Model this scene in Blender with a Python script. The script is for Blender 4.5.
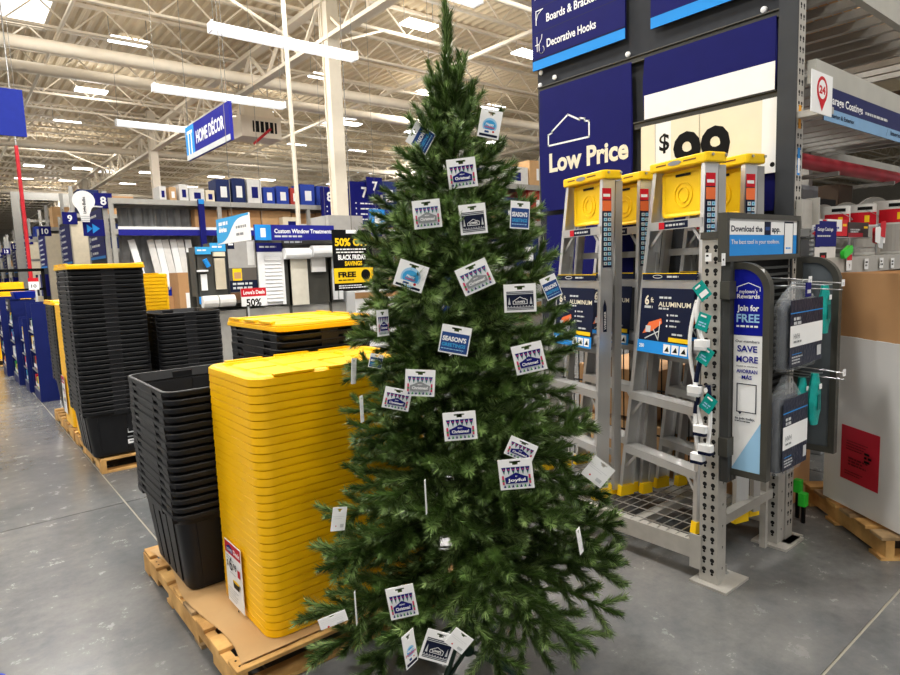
import bpy, math, random
from mathutils import Vector, Matrix
R = math.radians
rnd = random.Random(7)
S = bpy.context.scene
for o in list(bpy.data.objects): bpy.data.objects.remove(o)

# ------------------------------------------------------------------ camera, world, lights, exposure
F, H = 621.0, 1.48
def _n(v): return Vector(v).normalized()
_X = _n(((1220-450)/F, (337.5-238)/F, -1)); _Y = _n(((-58-450)/F, (337.5-285)/F, -1))
_b = (_X+_Y).normalized(); _d = _X-_Y; _d = (_d-_b*_d.dot(_b)).normalized()
_X = (_b+_d).normalized(); _Y = (_b-_d).normalized(); _Z = _X.cross(_Y)
CM = Matrix((_X, _Y, _Z))            # camera axes -> world axes
O = Vector((0, 0, H))
cd = bpy.data.cameras.new('camera'); cam = bpy.data.objects.new('camera', cd)
S.collection.objects.link(cam); S.camera = cam
cam.matrix_world = Matrix.Translation(O) @ CM.to_4x4()
cd.sensor_width = 36; cd.lens = 36*F/900; cd.clip_start = .05; cd.clip_end = 300
w = bpy.data.worlds.new('world'); S.world = w; w.use_nodes = True
w.node_tree.nodes['Background'].inputs[0].default_value = (1.0, .98, .96, 1)
w.node_tree.nodes['Background'].inputs[1].default_value = .55
S.view_settings.view_transform = 'Standard'; S.view_settings.look = 'None'
S.view_settings.gamma = 1; S.view_settings.use_curve_mapping = False
S.view_settings.exposure = -0.08
LAMP_SPOTS = [(x, y) for x in (-3.5, 1.0, 3.9, 8.9) for y in (-2.6, 2.4, 7.0, 11.7)] + [(3.9, 20.9), (8.9, 20.8), (12.4, 16.0), (3.9, 30.0), (12.4, 29.5), (5.9, 45.8), (15.4, 40.2), (19.5, 25.4), (19.5, 11.7), (-3.5, 30.2)]
FAR = {(5.9, 45.8), (15.4, 40.2), (19.5, 25.4), (19.5, 11.7), (-3.5, 30.2)}
for (x, y) in LAMP_SPOTS:
    ld = bpy.data.lights.new('lamp_light', 'AREA'); ld.shape = 'RECTANGLE'; ld.size = .8; ld.size_y = .4
    ld.energy = 175*(3 if (x, y) in FAR else 1.35 if x < 2 and y > 4 else .9); ld.color = (1, .98, .945)
    lo = bpy.data.objects.new('lamp_light', ld); lo.location = (x, y, 6.82); S.collection.objects.link(lo)
    ld = bpy.data.lights.new('ceiling_fill', 'POINT'); ld.shadow_soft_size = .35; ld.energy = 85*(2.5 if (x, y) in FAR else 1); ld.color = (1, .98, .945)  # added point light below each lamp, brightens the ceiling
    lo = bpy.data.objects.new('ceiling_fill', ld); lo.location = (x, y, 6.35); S.collection.objects.link(lo)

# ------------------------------------------------------------------ pixel measuring helpers (give real 3D points)
def ray(px, py): return CM @ _n(((px-450)/F, (337.5-py)/F, -1))
def atz(px, py, z=0): r = ray(px, py); return O+r*((z-H)/r.z)
def atx(px, py, x): r = ray(px, py); return O+r*(x/r.x)
def aty(px, py, y): r = ray(px, py); return O+r*(y/r.y)
def atd(px, py, D):
    r = Vector(((px-450)/F, (337.5-py)/F, -1)); return O+CM @ (r*D)

# ------------------------------------------------------------------ materials
def srgb(h):
    if isinstance(h, str):
        c = [int(h[i:i+2], 16)/255 for i in (0, 2, 4)]
        return tuple((v/12.92 if v <= .04045 else ((v+.055)/1.055)**2.4) for v in c)
    return h
MATS = {}
def mat(name, col, rough=.5, metal=0, var=.06, scale=8, bump=0, bscale=60, emit=0, alpha=1, trans=0, stretch=None, coat=0, col2=None):
    if name in MATS: return MATS[name]
    c = srgb(col); m = bpy.data.materials.new(name); m.use_nodes = True; nt = m.node_tree; N = nt.nodes; L = nt.links
    p = N['Principled BSDF']; p.inputs['Roughness'].default_value = rough; p.inputs['Metallic'].default_value = metal
    if metal == 0: p.inputs['Specular IOR Level'].default_value = .12 if 'print' in name or 'navy' in name or 'blue' in name or 'panel' in name else .3
    tc = N.new('ShaderNodeTexCoord'); src = tc.outputs['Object']
    if stretch:
        mp = N.new('ShaderNodeMapping'); mp.inputs['Scale'].default_value = stretch; L.new(src, mp.inputs['Vector']); src = mp.outputs['Vector']
    nz = N.new('ShaderNodeTexNoise'); nz.inputs['Scale'].default_value = scale; nz.inputs['Detail'].default_value = 4
    L.new(src, nz.inputs['Vector'])
    cr = N.new('ShaderNodeValToRGB'); e = cr.color_ramp.elements
    e[0].position = .3; e[1].position = .7
    d = srgb(col2) if col2 else tuple(v*(1-var) for v in c)
    e[0].color = (*d, 1); e[1].color = (*(tuple(min(1, v*(1+var)) for v in c)), 1)
    L.new(nz.outputs['Fac'], cr.inputs['Fac']); L.new(cr.outputs['Color'], p.inputs['Base Color'])
    if bump:
        n2 = N.new('ShaderNodeTexNoise'); n2.inputs['Scale'].default_value = bscale; n2.inputs['Detail'].default_value = 3
        L.new(src, n2.inputs['Vector']); b = N.new('ShaderNodeBump'); b.inputs['Strength'].default_value = bump; b.inputs['Distance'].default_value = .01
        L.new(n2.outputs['Fac'], b.inputs['Height']); L.new(b.outputs['Normal'], p.inputs['Normal'])
    if emit:
        p.inputs['Emission Color'].default_value = (*c, 1); p.inputs['Emission Strength'].default_value = emit
    if coat: p.inputs['Coat Weight'].default_value = coat
    if trans: p.inputs['Transmission Weight'].default_value = trans
    if alpha < 1: p.inputs['Alpha'].default_value = alpha
    MATS[name] = m; return m
white = mat('white_print', 'f0f1f1', .45, var=.02); cream = mat('cream_card', 'e6dfc8', .5, var=.03)
navy = mat('navy_print', '15186a', .5, var=.04); navyd = mat('dark_navy', '141b34', .5, var=.05); royal = mat('royal_blue', '152a98', .4, var=.03)
sky = mat('light_blue_print', '2a8fe0', .4, var=.02); azure = mat('azure_print', '3fa0d8', .45, var=.03); pale = mat('pale_blue_print', '9cc8e8', .45, var=.02)
blk = mat('black_print', '0e0e0e', .5, var=.05); red = mat('red_print', 'c8202c', .45, var=.04); yel = mat('yellow_print', 'f2c81e', .45, var=.03)
green = mat('green_print', '2c8a4a', .5); pink = mat('pink_print', 'c8486a', .5); grayp = mat('grey_print', '8a8d90', .5)
bluec = mat('card_blue', '2c4a86', .5, var=.08); ltgray = mat('light_grey_print', 'c9ccce', .5)
teal = mat('teal_plastic', '0f9a92', .3, var=.12, scale=30, bump=.3)
ybox = mat('yellow_plastic', 'fdc104', .38, var=.03, scale=4); ylad = mat('ladder_yellow', 'f7cb12', .4, var=.03)
bbox = mat('black_plastic', '17181b', .45, var=.1, scale=14, bump=.08, bscale=200)
galv = mat('galvanised_grey', 'b4b1aa', .45, .25, var=.07, scale=18, bump=.06); rackm = mat('rack_grey', 'a5a39d', .5, .2, var=.06, scale=12)
steel = mat('wire_steel', 'a8a9a8', .3, .7); alu = mat('aluminium', 'd6d6d5', .34, .8, var=.06, scale=10, stretch=(1, 1, .12))
alud = mat('aluminium_inner', 'b4b3b0', .42, .75, var=.1, scale=10, stretch=(1, 1, .12))
dgrey = mat('charcoal_panel', '36383c', .6, var=.1, scale=14); dframe = mat('dark_frame', '46453f', .5, .2, var=.06); hole = mat('slot_dark', '141414', .8)
wood = mat('pallet_wood', 'd2a868', .75, var=.2, scale=7, bump=.25, bscale=50, stretch=(1, 1, 1), col2='a57a45')
woodg = mat('pallet_wood_grey', 'b0946c', .8, var=.2, scale=9, bump=.3, bscale=50, col2='7b6448')
card = mat('cardboard', 'bd9164', .75, var=.06, scale=5); cardl = mat('kraft_sheet', 'c09c6c', .7, var=.05, scale=4); wcard = mat('white_cardboard', 'dddbd8', .65, var=.04, scale=3)
ceilm = mat('ceiling_paint', 'e0cfb0', .6, var=.05, scale=2, bump=.05); steelp = mat('painted_steel', 'eadfcb', .55, var=.04, scale=4); colm = mat('column_paint', 'ded5c3', .5, var=.03)
lampm = mat('lamp_diffuser', (1, .98, .94), .5, emit=6.5, var=0); hlamp = mat('hanging_lamp_diffuser', (1, 1, 1), .5, emit=.85, var=0); skyem = mat('skylight_glow', (1, .99, .97), .5, emit=2.2, var=0)
barkm = mat('trunk_green', '28351f', .7, var=.2, scale=40); nwire = mat('branch_wire', '3a3d26', .7)
needle = mat('needle_green', '4f6a2e', .42, var=.25, scale=9, col2='2b421c'); needle2 = mat('needle_light', '8fa667', .4, var=.2, scale=12, col2='62803f')  # paler needle2 puts highlights and lighter tips into the colour
cablem = mat('cable_grey', '77746c', .6)
wallm = mat('wall_paint', 'b9b4a8', .7); redpipe = mat('red_pipe', 'b0202a', .4)
greenm = mat('green_tool', '35c83a', .4); standm = mat('stand_green', '1d3a2c', .35, .2); redroll = mat('red_roll', 'a82030', .4)
plast = mat('clear_plastic', 'e8eef2', .22, var=.03, alpha=.17); glassb = mat('warm_bulb', (1, .8, .45), .4, emit=3, var=0)

# floor : polished concrete
def floor_mat():
    m = bpy.data.materials.new('polished_concrete'); m.use_nodes = True; nt = m.node_tree; N = nt.nodes; L = nt.links; p = N['Principled BSDF']
    g = N.new('ShaderNodeNewGeometry')
    def noise(sc, det, rg=.55):
        n = N.new('ShaderNodeTexNoise'); n.inputs['Scale'].default_value = sc; n.inputs['Detail'].default_value = det; n.inputs['Roughness'].default_value = rg; L.new(g.outputs['Position'], n.inputs['Vector']); return n
    a = noise(.9, 8, .65); r1 = N.new('ShaderNodeValToRGB'); r1.color_ramp.elements[0].position = .32; r1.color_ramp.elements[1].position = .68
    r1.color_ramp.elements[0].color = (*srgb('595c5e'), 1); r1.color_ramp.elements[1].color = (*srgb('83817e'), 1); L.new(a.outputs['Fac'], r1.inputs['Fac'])
    b = noise(7, 8, .75); r2 = N.new('ShaderNodeValToRGB'); r2.color_ramp.elements[0].position = .3; r2.color_ramp.elements[1].position = .72
    r2.color_ramp.elements[0].color = (.62, .64, .66, 1); r2.color_ramp.elements[1].color = (1.1, 1.1, 1.1, 1); L.new(b.outputs['Fac'], r2.inputs['Fac'])
    mx = N.new('ShaderNodeMixRGB'); mx.blend_type = 'MULTIPLY'; mx.inputs[0].default_value = 1; L.new(r1.outputs[0], mx.inputs[1]); L.new(r2.outputs[0], mx.inputs[2])
    # small pale scuffs
    c = noise(16, 3, .5); r3 = N.new('ShaderNodeValToRGB'); r3.color_ramp.elements[0].position = .73; r3.color_ramp.elements[1].position = .79
    r3.color_ramp.elements[0].color = (0, 0, 0, 1); r3.color_ramp.elements[1].color = (.04, .04, .04, 1); L.new(c.outputs['Fac'], r3.inputs['Fac'])
    m2 = N.new('ShaderNodeMixRGB'); L.new(r3.outputs[0], m2.inputs[0]); L.new(mx.outputs[0], m2.inputs[1]); m2.inputs[2].default_value = (*srgb('c4c4c0'), 1)
    L.new(m2.outputs[0], p.inputs['Base Color'])
    r4 = N.new('ShaderNodeMapRange'); r4.inputs['To Min'].default_value = .17; r4.inputs['To Max'].default_value = .34; L.new(b.outputs['Fac'], r4.inputs['Value']); L.new(r4.outputs[0], p.inputs['Roughness'])
    return m
floorm = floor_mat(); jointm = mat('joint_filler', '9c978a', .7)

# ------------------------------------------------------------------ mesh builder
class MB:
    def __init__(s): s.v = []; s.f = []; s.m = []; s.mats = []
    def mi(s, m):
        if m is None: m = s.mats[0] if s.mats else white
        if m not in s.mats: s.mats.append(m)
        return s.mats.index(m)
    def add(s, vs, fs, m=None, M=None):
        k = s.mi(m); b = len(s.v)
        s.v += [tuple(M @ Vector(v)) if M else tuple(v) for v in vs]
        s.f += [tuple(b+i for i in f) for f in fs]; s.m += [k]*len(fs); return s
    def box(s, a, b, m=None, M=None):
        (x0, y0, z0), (x1, y1, z1) = a, b
        return s.add([(x0, y0, z0), (x1, y0, z0), (x1, y1, z0), (x0, y1, z0), (x0, y0, z1), (x1, y0, z1), (x1, y1, z1), (x0, y1, z1)],
                     [(0, 3, 2, 1), (4, 5, 6, 7), (0, 1, 5, 4), (1, 2, 6, 5), (2, 3, 7, 6), (3, 0, 4, 7)], m, M)
    def hexa(s, bot, top, m=None, M=None):   # 4 bottom points, 4 top points
        return s.add(list(bot)+list(top), [(0, 3, 2, 1), (4, 5, 6, 7), (0, 1, 5, 4), (1, 2, 6, 5), (2, 3, 7, 6), (3, 0, 4, 7)], m, M)
    def tube(s, p0, p1, r, m=None, n=8, r1=None, cap=True):
        p0, p1 = Vector(p0), Vector(p1); d = (p1-p0).normalized(); u = d.orthogonal().normalized(); w_ = d.cross(u); r1 = r if r1 is None else r1
        vs = [p0+(u*math.cos(t)+w_*math.sin(t))*r for t in (2*math.pi*i/n for i in range(n))]+[p1+(u*math.cos(t)+w_*math.sin(t))*r1 for t in (2*math.pi*i/n for i in range(n))]
        fs = [(i, (i+1) % n, n+(i+1) % n, n+i) for i in range(n)]
        if cap: fs += [tuple(range(n))[::-1], tuple(range(n, 2*n))]
        return s.add(vs, fs, m)
    def bar(s, p0, p1, w_, h, m=None, up=(0, 0, 1)):      # rectangular bar
        p0, p1 = Vector(p0), Vector(p1); d = (p1-p0).normalized(); side = d.cross(Vector(up))
        if side.length < 1e-4: side = d.cross(Vector((1, 0, 0)))
        side.normalize(); u = side.cross(d).normalized(); a = side*w_/2; b = u*h/2
        return s.hexa([p0-a-b, p0+a-b, p0+a+b, p0-a+b], [p1-a-b, p1+a-b, p1+a+b, p1-a+b], m)
    def loops(s, Ls, m=None, c0=True, c1=True, M=None):
        n = len(Ls[0]); vs = [p for l in Ls for p in l]; fs = []
        for k in range(len(Ls)-1): fs += [(k*n+i, k*n+(i+1) % n, (k+1)*n+(i+1) % n, (k+1)*n+i) for i in range(n)]
        if c0: fs.append(tuple(range(n))[::-1])
        if c1: fs.append(tuple(range((len(Ls)-1)*n, len(Ls)*n)))
        return s.add(vs, fs, m, M)
    def lathe(s, prof, m=None, n=16, c=(0, 0, 0)):
        return s.loops([[(c[0]+r*math.cos(2*math.pi*i/n), c[1]+r*math.sin(2*math.pi*i/n), c[2]+z) for i in range(n)] for r, z in prof], m)
    def mesh(s, name):
        me = bpy.data.meshes.new(name); me.from_pydata(s.v, [], s.f)
        for m in s.mats: me.materials.append(m)
        me.polygons.foreach_set('material_index', s.m); me.update(); return me
    def build(s, name, parent=None, loc=None, smooth=False, bevel=0, kind=None):
        o = bpy.data.objects.new(name, s.mesh(name)); S.collection.objects.link(o)
        if smooth:
            for p in o.data.polygons: p.use_smooth = True
            md = o.modifiers.new('es', 'EDGE_SPLIT'); md.split_angle = R(38)
        if bevel:
            b = o.modifiers.new('bev', 'BEVEL'); b.width = bevel; b.segments = 1; b.limit_method = 'ANGLE'
        if parent: o.parent = parent
        if loc: o.location = loc
        if kind: o['kind'] = kind
        return o
USED = {}
def tag(o, label=None, cat=None, group=None, kind=None):
    if label:
        o['label'] = label
        n = len(label.split())
        if n < 4 or n > 16: print('LABELLEN', n, label)
    if cat: o['category'] = cat
    if group: o['group'] = group
    if kind: o['kind'] = kind
    return o
def empty(name, loc=(0, 0, 0), rz=0, label=None, cat=None, group=None, kind=None):
    o = bpy.data.objects.new(name, None); S.collection.objects.link(o); o.location = loc; o.rotation_euler = (0, 0, rz); o.empty_display_size = .1
    return tag(o, label, cat, group, kind)
def dup(r, loc=None, rz=None, label=None, group=None):
    c = r.copy(); S.collection.objects.link(c)
    if loc is not None: c.location = loc
    if rz is not None: c.rotation_euler = (0, 0, rz)
    if label: tag(c, label)
    if group: c['group'] = group
    for ch in r.children:
        k = ch.copy(); S.collection.objects.link(k); k.parent = c
        for g in ch.children:
            q = g.copy(); S.collection.objects.link(q); q.parent = k
    return c
def rrect(x0, y0, x1, y1, r, z, n=4):
    P = []
    for cx, cy, a0 in ((x1-r, y1-r, 0), (x0+r, y1-r, 90), (x0+r, y0+r, 180), (x1-r, y0+r, 270)):
        for i in range(n+1):
            a = R(a0+90*i/n); P.append((cx+r*math.cos(a), cy+r*math.sin(a), z))
    return P

# text -> triangles
TC = {}
def text_geo(t, bold=.0):
    k = (t, bold)
    if k not in TC:
        cu = bpy.data.curves.new('t', 'FONT'); cu.body = t; cu.resolution_u = 3; cu.offset = bold; cu.align_x = 'LEFT'
        o = bpy.data.objects.new('t', cu); me = o.to_mesh()
        vs = [(v.co.x, v.co.y, 0) for v in me.vertices]; fs = [tuple(p.vertices) for p in me.polygons]
        o.to_mesh_clear(); bpy.data.objects.remove(o); bpy.data.curves.remove(cu)
        if not vs: vs = [(0, 0, 0)]
        x0 = min(v[0] for v in vs); x1 = max(v[0] for v in vs)
        TC[k] = ([(v[0]-x0, v[1], 0) for v in vs], fs, x1-x0)
    return TC[k]

ORD = ['topmost', 'second', 'third', 'fourth', 'fifth', 'sixth', 'seventh', 'eighth', 'ninth', 'tenth', 'eleventh', 'twelfth', 'thirteenth', 'fourteenth', 'fifteenth', 'sixteenth', 'seventeenth', 'eighteenth', 'nineteenth', 'twentieth', 'twenty-first', 'twenty-second', 'twenty-third', 'twenty-fourth', 'twenty-fifth', 'twenty-sixth', 'twenty-seventh', 'twenty-eighth', 'twenty-ninth', 'thirtieth', 'thirty-first', 'thirty-second', 'thirty-third', 'thirty-fourth', 'thirty-fifth', 'thirty-sixth', 'thirty-seventh', 'thirty-eighth', 'thirty-ninth', 'fortieth', 'forty-first', 'forty-second', 'forty-third', 'forty-fourth', 'forty-fifth']
# sign frame : local (u right, v up, n toward viewer) -> world
def frame(o, facing='x', rot=0):
    """facing '-x': reads along -Y ; '-y': reads along +X"""
    if facing == 'x': Mx = Matrix(((0, 0, -1), (-1, 0, 0), (0, 1, 0)))
    else: Mx = Matrix(((1, 0, 0), (0, 0, -1), (0, 1, 0)))
    M = Mx.to_4x4()
    return Matrix.Translation(o) @ M @ Matrix.Rotation(rot, 4, 'Z')
class Sign:
    """flat printed thing: local coordinates u right, v up from lower left corner"""
    def __init__(s, name, label, cat, M, wd, ht, t=.004, base=white, group=None, parent=None, board='board', rad=0, edge=None):
        s.w, s.h, s.t = wd, ht, t
        if parent is None:
            s.root = empty(name, (0, 0, 0), 0, label, cat, group)
        else: s.root = bpy.data.objects.new(name, None); S.collection.objects.link(s.root); s.root.parent = parent
        s.root.matrix_world = M if parent is None else s.root.matrix_world
        if parent is not None: s.root.matrix_local = M
        b = MB()
        if rad: b.loops([rrect(0, 0, wd, ht, rad, -t), rrect(0, 0, wd, ht, rad, 0)], base)
        else: b.box((0, 0, -t), (wd, ht, 0), base)
        s.board = b.build(board, s.root); s.p = MB(); s.l = MB(); s.k = 0
    def rect(s, x0, y0, x1, y1, m):
        s.k += 1; z = .0006+.00012*s.k
        s.p.add([(x0, y0, z), (x1, y0, z), (x1, y1, z), (x0, y1, z)], [(0, 1, 2, 3)], m); return s
    def poly(s, pts, m):
        s.k += 1; z = .0006+.00012*s.k; s.p.add([(x, y, z) for x, y in pts], [tuple(range(len(pts)))], m); return s
    def disc(s, x, y, r, m, n=20, ry=None):
        ry = ry or r
        return s.poly([(x+r*math.cos(2*math.pi*i/n), y+ry*math.sin(2*math.pi*i/n)) for i in range(n)], m)
    def line(s, pts, wd, m, close=False):
        s.k += 1; z = .0006+.00012*s.k
        P = [Vector(p) for p in pts]
        if close: P.append(P[0])
        for a, b in zip(P, P[1:]):
            d = (b-a).normalized(); n = Vector((-d.y, d.x))*wd/2; a2 = a-d*wd/2; b2 = b+d*wd/2
            s.p.add([(*(a2-n), z), (*(b2-n), z), (*(b2+n), z), (*(a2+n), z)], [(0, 1, 2, 3)], m)
        return s
    def text(s, t, x, y, size, m, width=None, bold=.012, al='l', z=None, sx=1, rot=0):
        s.k += 1; z = .0007+.00012*s.k
        v, f, wd = text_geo(t, bold); k = size*sx
        if width: k = width/max(wd, .01)
        ww = wd*k; ox = x-(ww/2 if al == 'c' else ww if al == 'r' else 0)
        c, sn = math.cos(rot), math.sin(rot)
        s.l.add([(ox+a*k*c-b*size*sn, y+a*k*sn+b*size*c, z) for a, b, _ in v], f, m); return s
    def lines(s, x0, y, x1, n, dy, hh, m, seed=1):       # rows of unreadably small print
        q = random.Random(seed)
        for i in range(n):
            x = x0
            e = x1-(x1-x0)*q.random()*.35
            while x < e:
                ww = hh*(1.2+3*q.random()); s.rect(x, y-i*dy, min(x+ww, e), y-i*dy+hh, m); x += ww+hh*.6
        return s
    def done(s, pn='printed_face', ln='lettering'):
        if s.p.v: s.p.build(pn, s.root)
        if s.l.v: s.l.build(ln, s.root)
        return s.root
def logo(s, x, y, w_, m, lw):     # gabled house outline
    h = w_*.5
    pts = [(0, 0), (0, .42), (.10, .46), (.10, .52), (.5, 1), (.78, .70), (.78, .76), (.9, .70), (.9, .60), (1, .58), (1, 0)]
    s.line([(x+a*w_, y+b*h) for a, b in pts], lw, m, True)

# ================================================================== THE SETTING
XA, XB, YA, YB = -14.0, 62.0, -9.0, 86.0
floor = MB().box((XA, YA, -.3), (XB, YB, -.006), jointm).build('floor', kind='structure')
gx = [.80+3.7*k for k in range(-4, 5)]; gy = [.785+3.7*k for k in range(-3, 10)]
sl = MB().box((.0055, .0055, -.004), (3.6945, 3.6945, 0), floorm).mesh('floor_slab')
for a in gx[:-1]:
    for b in gy[:-1]:
        o = bpy.data.objects.new('floor_slab', sl); S.collection.objects.link(o); o.parent = floor; o.location = (a, b, 0)
far = MB()
for (a, b, c, d) in ((XA, YA, XB, gy[0]), (XA, gy[-1], XB, YB), (gx[-1]+.004, gy[0], XB, gy[-1]), (XA, gy[0], gx[0], gy[-1])):
    if c > a and d > b: far.box((a, b, -.004), (c, d, 0), floorm)
far.build('far_slab', floor)
tag(MB().box((XA, YB, 0), (XB, YB+.2, 8), wallm).build('wall_back'), kind='structure')
tag(MB().box((XB, YA, 0), (XB+.2, YB, 8), wallm).build('wall_right'), kind='structure')

# ceiling: corrugated deck, joists along X, girders along Y
ZD = 7.45
ceil = empty('ceiling', (0, 0, 0), kind='structure')
d = MB(); x = XA; p = .24; vs = []; fs = []
while x < XB:
    for (dx, z) in ((0, 0), (.07, 0), (.11, .06), (.20, .06)): vs += [(x+dx, YA, ZD+z), (x+dx, YB, ZD+z)]
    x += p
for i in range(len(vs)//2-1): fs.append((2*i, 2*i+2, 2*i+3, 2*i+1))
d.add(vs, fs, ceilm); d.build('roof_deck', ceil)
j = MB(); L = XB-XA; zt, zb = -.05, -.62
j.bar((0, 0, zt), (L, 0, zt), .10, .06, steelp); j.bar((0, 0, zb), (L, 0, zb), .09, .05, steelp)
k = 0; x = 0
while x < L-.6:
    j.bar((x, 0, zb if k % 2 else zt), (x+.62, 0, zt if k % 2 else zb), .03, .03, steelp); x += .62; k += 1
jm = j.mesh('roof_joist')
y = YA+.9
while y < YB:
    o = bpy.data.objects.new('roof_joist', jm); S.collection.objects.link(o); o.parent = ceil; o.location = (XA, y, ZD); y += 1.85
g = MB(); L = YB-YA; zb = -1.42
g.bar((0, 0, -.68), (0, L, -.68), .22, .10, steelp); g.bar((0, 0, zb), (0, L, zb), .20, .08, steelp)
y = 0; k = 0
while y < L-.9:
    a, b = (-.68, zb) if k % 2 else (zb, -.68)
    g.bar((0, y, a), (0, y+.9, b), .05, .07, steelp, up=(1, 0, 0)); 
    if k % 2 == 0: g.bar((0, y+.9, -.68), (0, y+.9, zb), .04, .04, steelp)
    y += .9; k += 1
gm = g.mesh('roof_girder')
for x in (-5.8, 6.4, 18.6, 30.8, 43.0):
    o = bpy.data.objects.new('roof_girder', gm); S.collection.objects.link(o); o.parent = ceil; o.location = (x, YA, ZD)
# diagonal braces from joists to girder
br = MB()
for x in (-5.8, 6.4, 18.6):
    for k in range(11):
        yy = YA+.9+1.85*(2*k+3)
        for s in (-1, 1): br.bar((x, yy, ZD-1.38), (x+s*1.9, yy, ZD-.62), .045, .045, steelp)
br.build('girder_brace', ceil)
# pipes under the joists running along X
for (y, z, r) in ((15.25, 6.2, .13), (16.9, 6.2, .12), (27.0, 6.35, .11), (4.6, 6.3, .07), (8.9, 6.45, .05), (41, 6.3, .12)):
    MB().tube((XA, y, z), (XB-8, y, z), r, steelp, 12).build('ceiling_pipe', ceil, smooth=True)
MB().tube((2.3, 4, 6.4), (2.3, 60, 6.4), .04, steelp, 8).build('ceiling_pipe', ceil, smooth=True)
MB().tube((10.5, 4, 6.5), (10.5, 60, 6.5), .05, steelp, 8).build('ceiling_pipe', ceil, smooth=True)
# roof windows (skylights) set in the deck
n = 0
for (x, y) in ((1.9, 16.9), (-3.5, 22.6), (1.9, 28.1), (12.9, 22.6), (21, 14), (21, 33), (7.6, 39)):
    n += 1
    b = MB().box((x-.62, y-1.2, ZD-.04), (x+.62, y-1.1, ZD+.0), steelp).box((x-.62, y+1.1, ZD-.04), (x+.62, y+1.2, ZD), steelp).box((x-.62, y-1.1, ZD-.04), (x-.54, y+1.1, ZD), steelp).box((x+.54, y-1.1, ZD-.04), (x+.62, y+1.1, ZD), steelp)
    f = b.build('window_%d' % n, kind='structure'); MB().box((x-.54, y-1.1, ZD-.02), (x+.54, y+1.1, ZD-.01), skyem).build('pane', f)

# columns
def column(x, y, z1=7.4, wd=.26, nm='column'):
    b = MB()  # wide-flange shape
    b.box((x-wd/2, y-wd/2, 0), (x+wd/2, y-wd/2+.03, z1), colm).box((x-wd/2, y+wd/2-.03, 0), (x+wd/2, y+wd/2, z1), colm).box((x-wd*.36, y-wd/2+.03, 0), (x+wd*.36, y+wd/2-.03, z1), colm)
    b.box((x-.3, y-.3, 0), (x+.3, y+.3, .03), colm)
    return tag(b.build(nm), kind='structure')
column(6.42, 11.35); column(6.4, 24.6); column(18.6, 24.6); column(6.4, 38); column(-5.8, 24.6)

# ------------------------------------------------------------------ lamps
HBY = [-2.6, 2.4, 7.0, 11.7, 16.2, 20.8, 25.4, 30.2, 35.5, 40.2, 45.8]; HBX = [-3.5, 1.0, 3.9, 5.9, 8.9, 12.4, 15.4, 19.5]
def highbay(x, y, first=[None]):
    q = 0
    if first[0] is None:
        t = empty('high_bay_light', (0, 0, 0))
        b = MB().hexa([(-.3, -.2, .06), (.3, -.2, .06), (.3, .2, .06), (-.3, .2, .06)], [(-.2, -.2, .14), (.2, -.2, .14), (.2, .2, .14), (-.2, .2, .14)], steelp); b.build('housing', t)
        MB().box((-.40, -.20, .02), (-.02, .20, .06), lampm).build('diffuser', t); MB().box((.02, -.20, .02), (.40, .20, .06), lampm).build('diffuser', t)
        MB().tube((-.4, 0, .1), (-.4, 0, .6), .008, steel, 5).tube((.4, 0, .1), (.4, 0, .6), .008, steel, 5).build('hanger', t)
        first[0] = t; t.location = (x, y, 6.86); q = t
    else: q = dup(first[0], (x, y, 6.86))
    ri = min(range(11), key=lambda k: abs(HBY[k]-y)); ci = min(range(8), key=lambda k: abs(HBX[k]-x))
    tag(q, 'white flat high bay light, %s row away, %s column from the left' % ((['nearest']+ORD[1:])[ri], (['leftmost']+ORD[1:])[ci]), 'light', 'high bay lights under the roof')
hb = set()
for x in (-3.5, 3.9, 5.9, 8.9, 12.4, 15.4, 19.5):
    for y in (11.7, 16.2, 20.8, 25.4, 30.2, 35.5, 40.2, 45.8):
        if x == 5.9 and y < 26: continue
        hb.add((x, y))
for p in sorted(set(LAMP_SPOTS)) + sorted(p for p in hb if min((p[0]-a)**2+(p[1]-b)**2 for a, b in LAMP_SPOTS) > 2): highbay(*p)
def hanging_light(y, x0, x1, lab):
    z = 5.0; t = empty('linear_light', ((x0+x1)/2, y, z), 0, lab, 'light', 'long white hanging lights'); L = (x1-x0)/2
    MB().hexa([(-L, -.09, 0), (L, -.09, 0), (L, .09, 0), (-L, .09, 0)], [(-L, -.05, .09), (L, -.05, .09), (L, .05, .09), (-L, .05, .09)], white).build('housing', t)
    MB().box((-L+.02, -.095, -.035), (L-.02, .095, -.001), hlamp).box((-L+.02, -.098, 0), (L-.02, -.091, .075), hlamp).build('diffuser', t)
    for s in (-1, 1):
        MB().box((s*L-.01, -.1, -.04), (s*L+.01, .1, .1), white).build('end_cap', t); MB().tube((s*(L-.05), 0, .09), (s*(L-.05), 0, 1.9), .004, cablem, 5).build('cable', t)
for a, b, lab in (((208, 31), (358, 57), 'nearest long white hanging light, crossing behind the beige column'), ((153, 89), (284, 107), 'long white hanging light right above the home decor sign'), ((117, 123), (190, 132), 'farthest long white hanging light, left of the home decor sign'), ((432, -6), (478, 2), 'long white hanging light beside the tip of the christmas tree')):
    p, q = atz(*a, 5.0), atz(*b, 5.0)
    if a[0] == 432: q = atz(478, 3, 5.0); p = q-Vector((2.44, 0, 0))
    hanging_light((p.y+q.y)/2, p.x, q.x, lab)

# hanging cables / conduit
tag(MB().tube((4.36, 9.0, 2.2), (4.02, 8.38, 6.9), .035, colm, 8).build('conduit_pole'), 'slim white power pole left of the beige column', 'pole')
tag(MB().tube((1.375, 14.8, 1.2), (1.375, 14.8, 4.1), .035, redpipe, 8).tube((1.375, 14.8, 4.1), (1.375, 14.8, 7.3), .012, steel, 6).build('red_standpipe'), 'thin bright red vertical pole above the stacked totes at left', 'pole')
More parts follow.
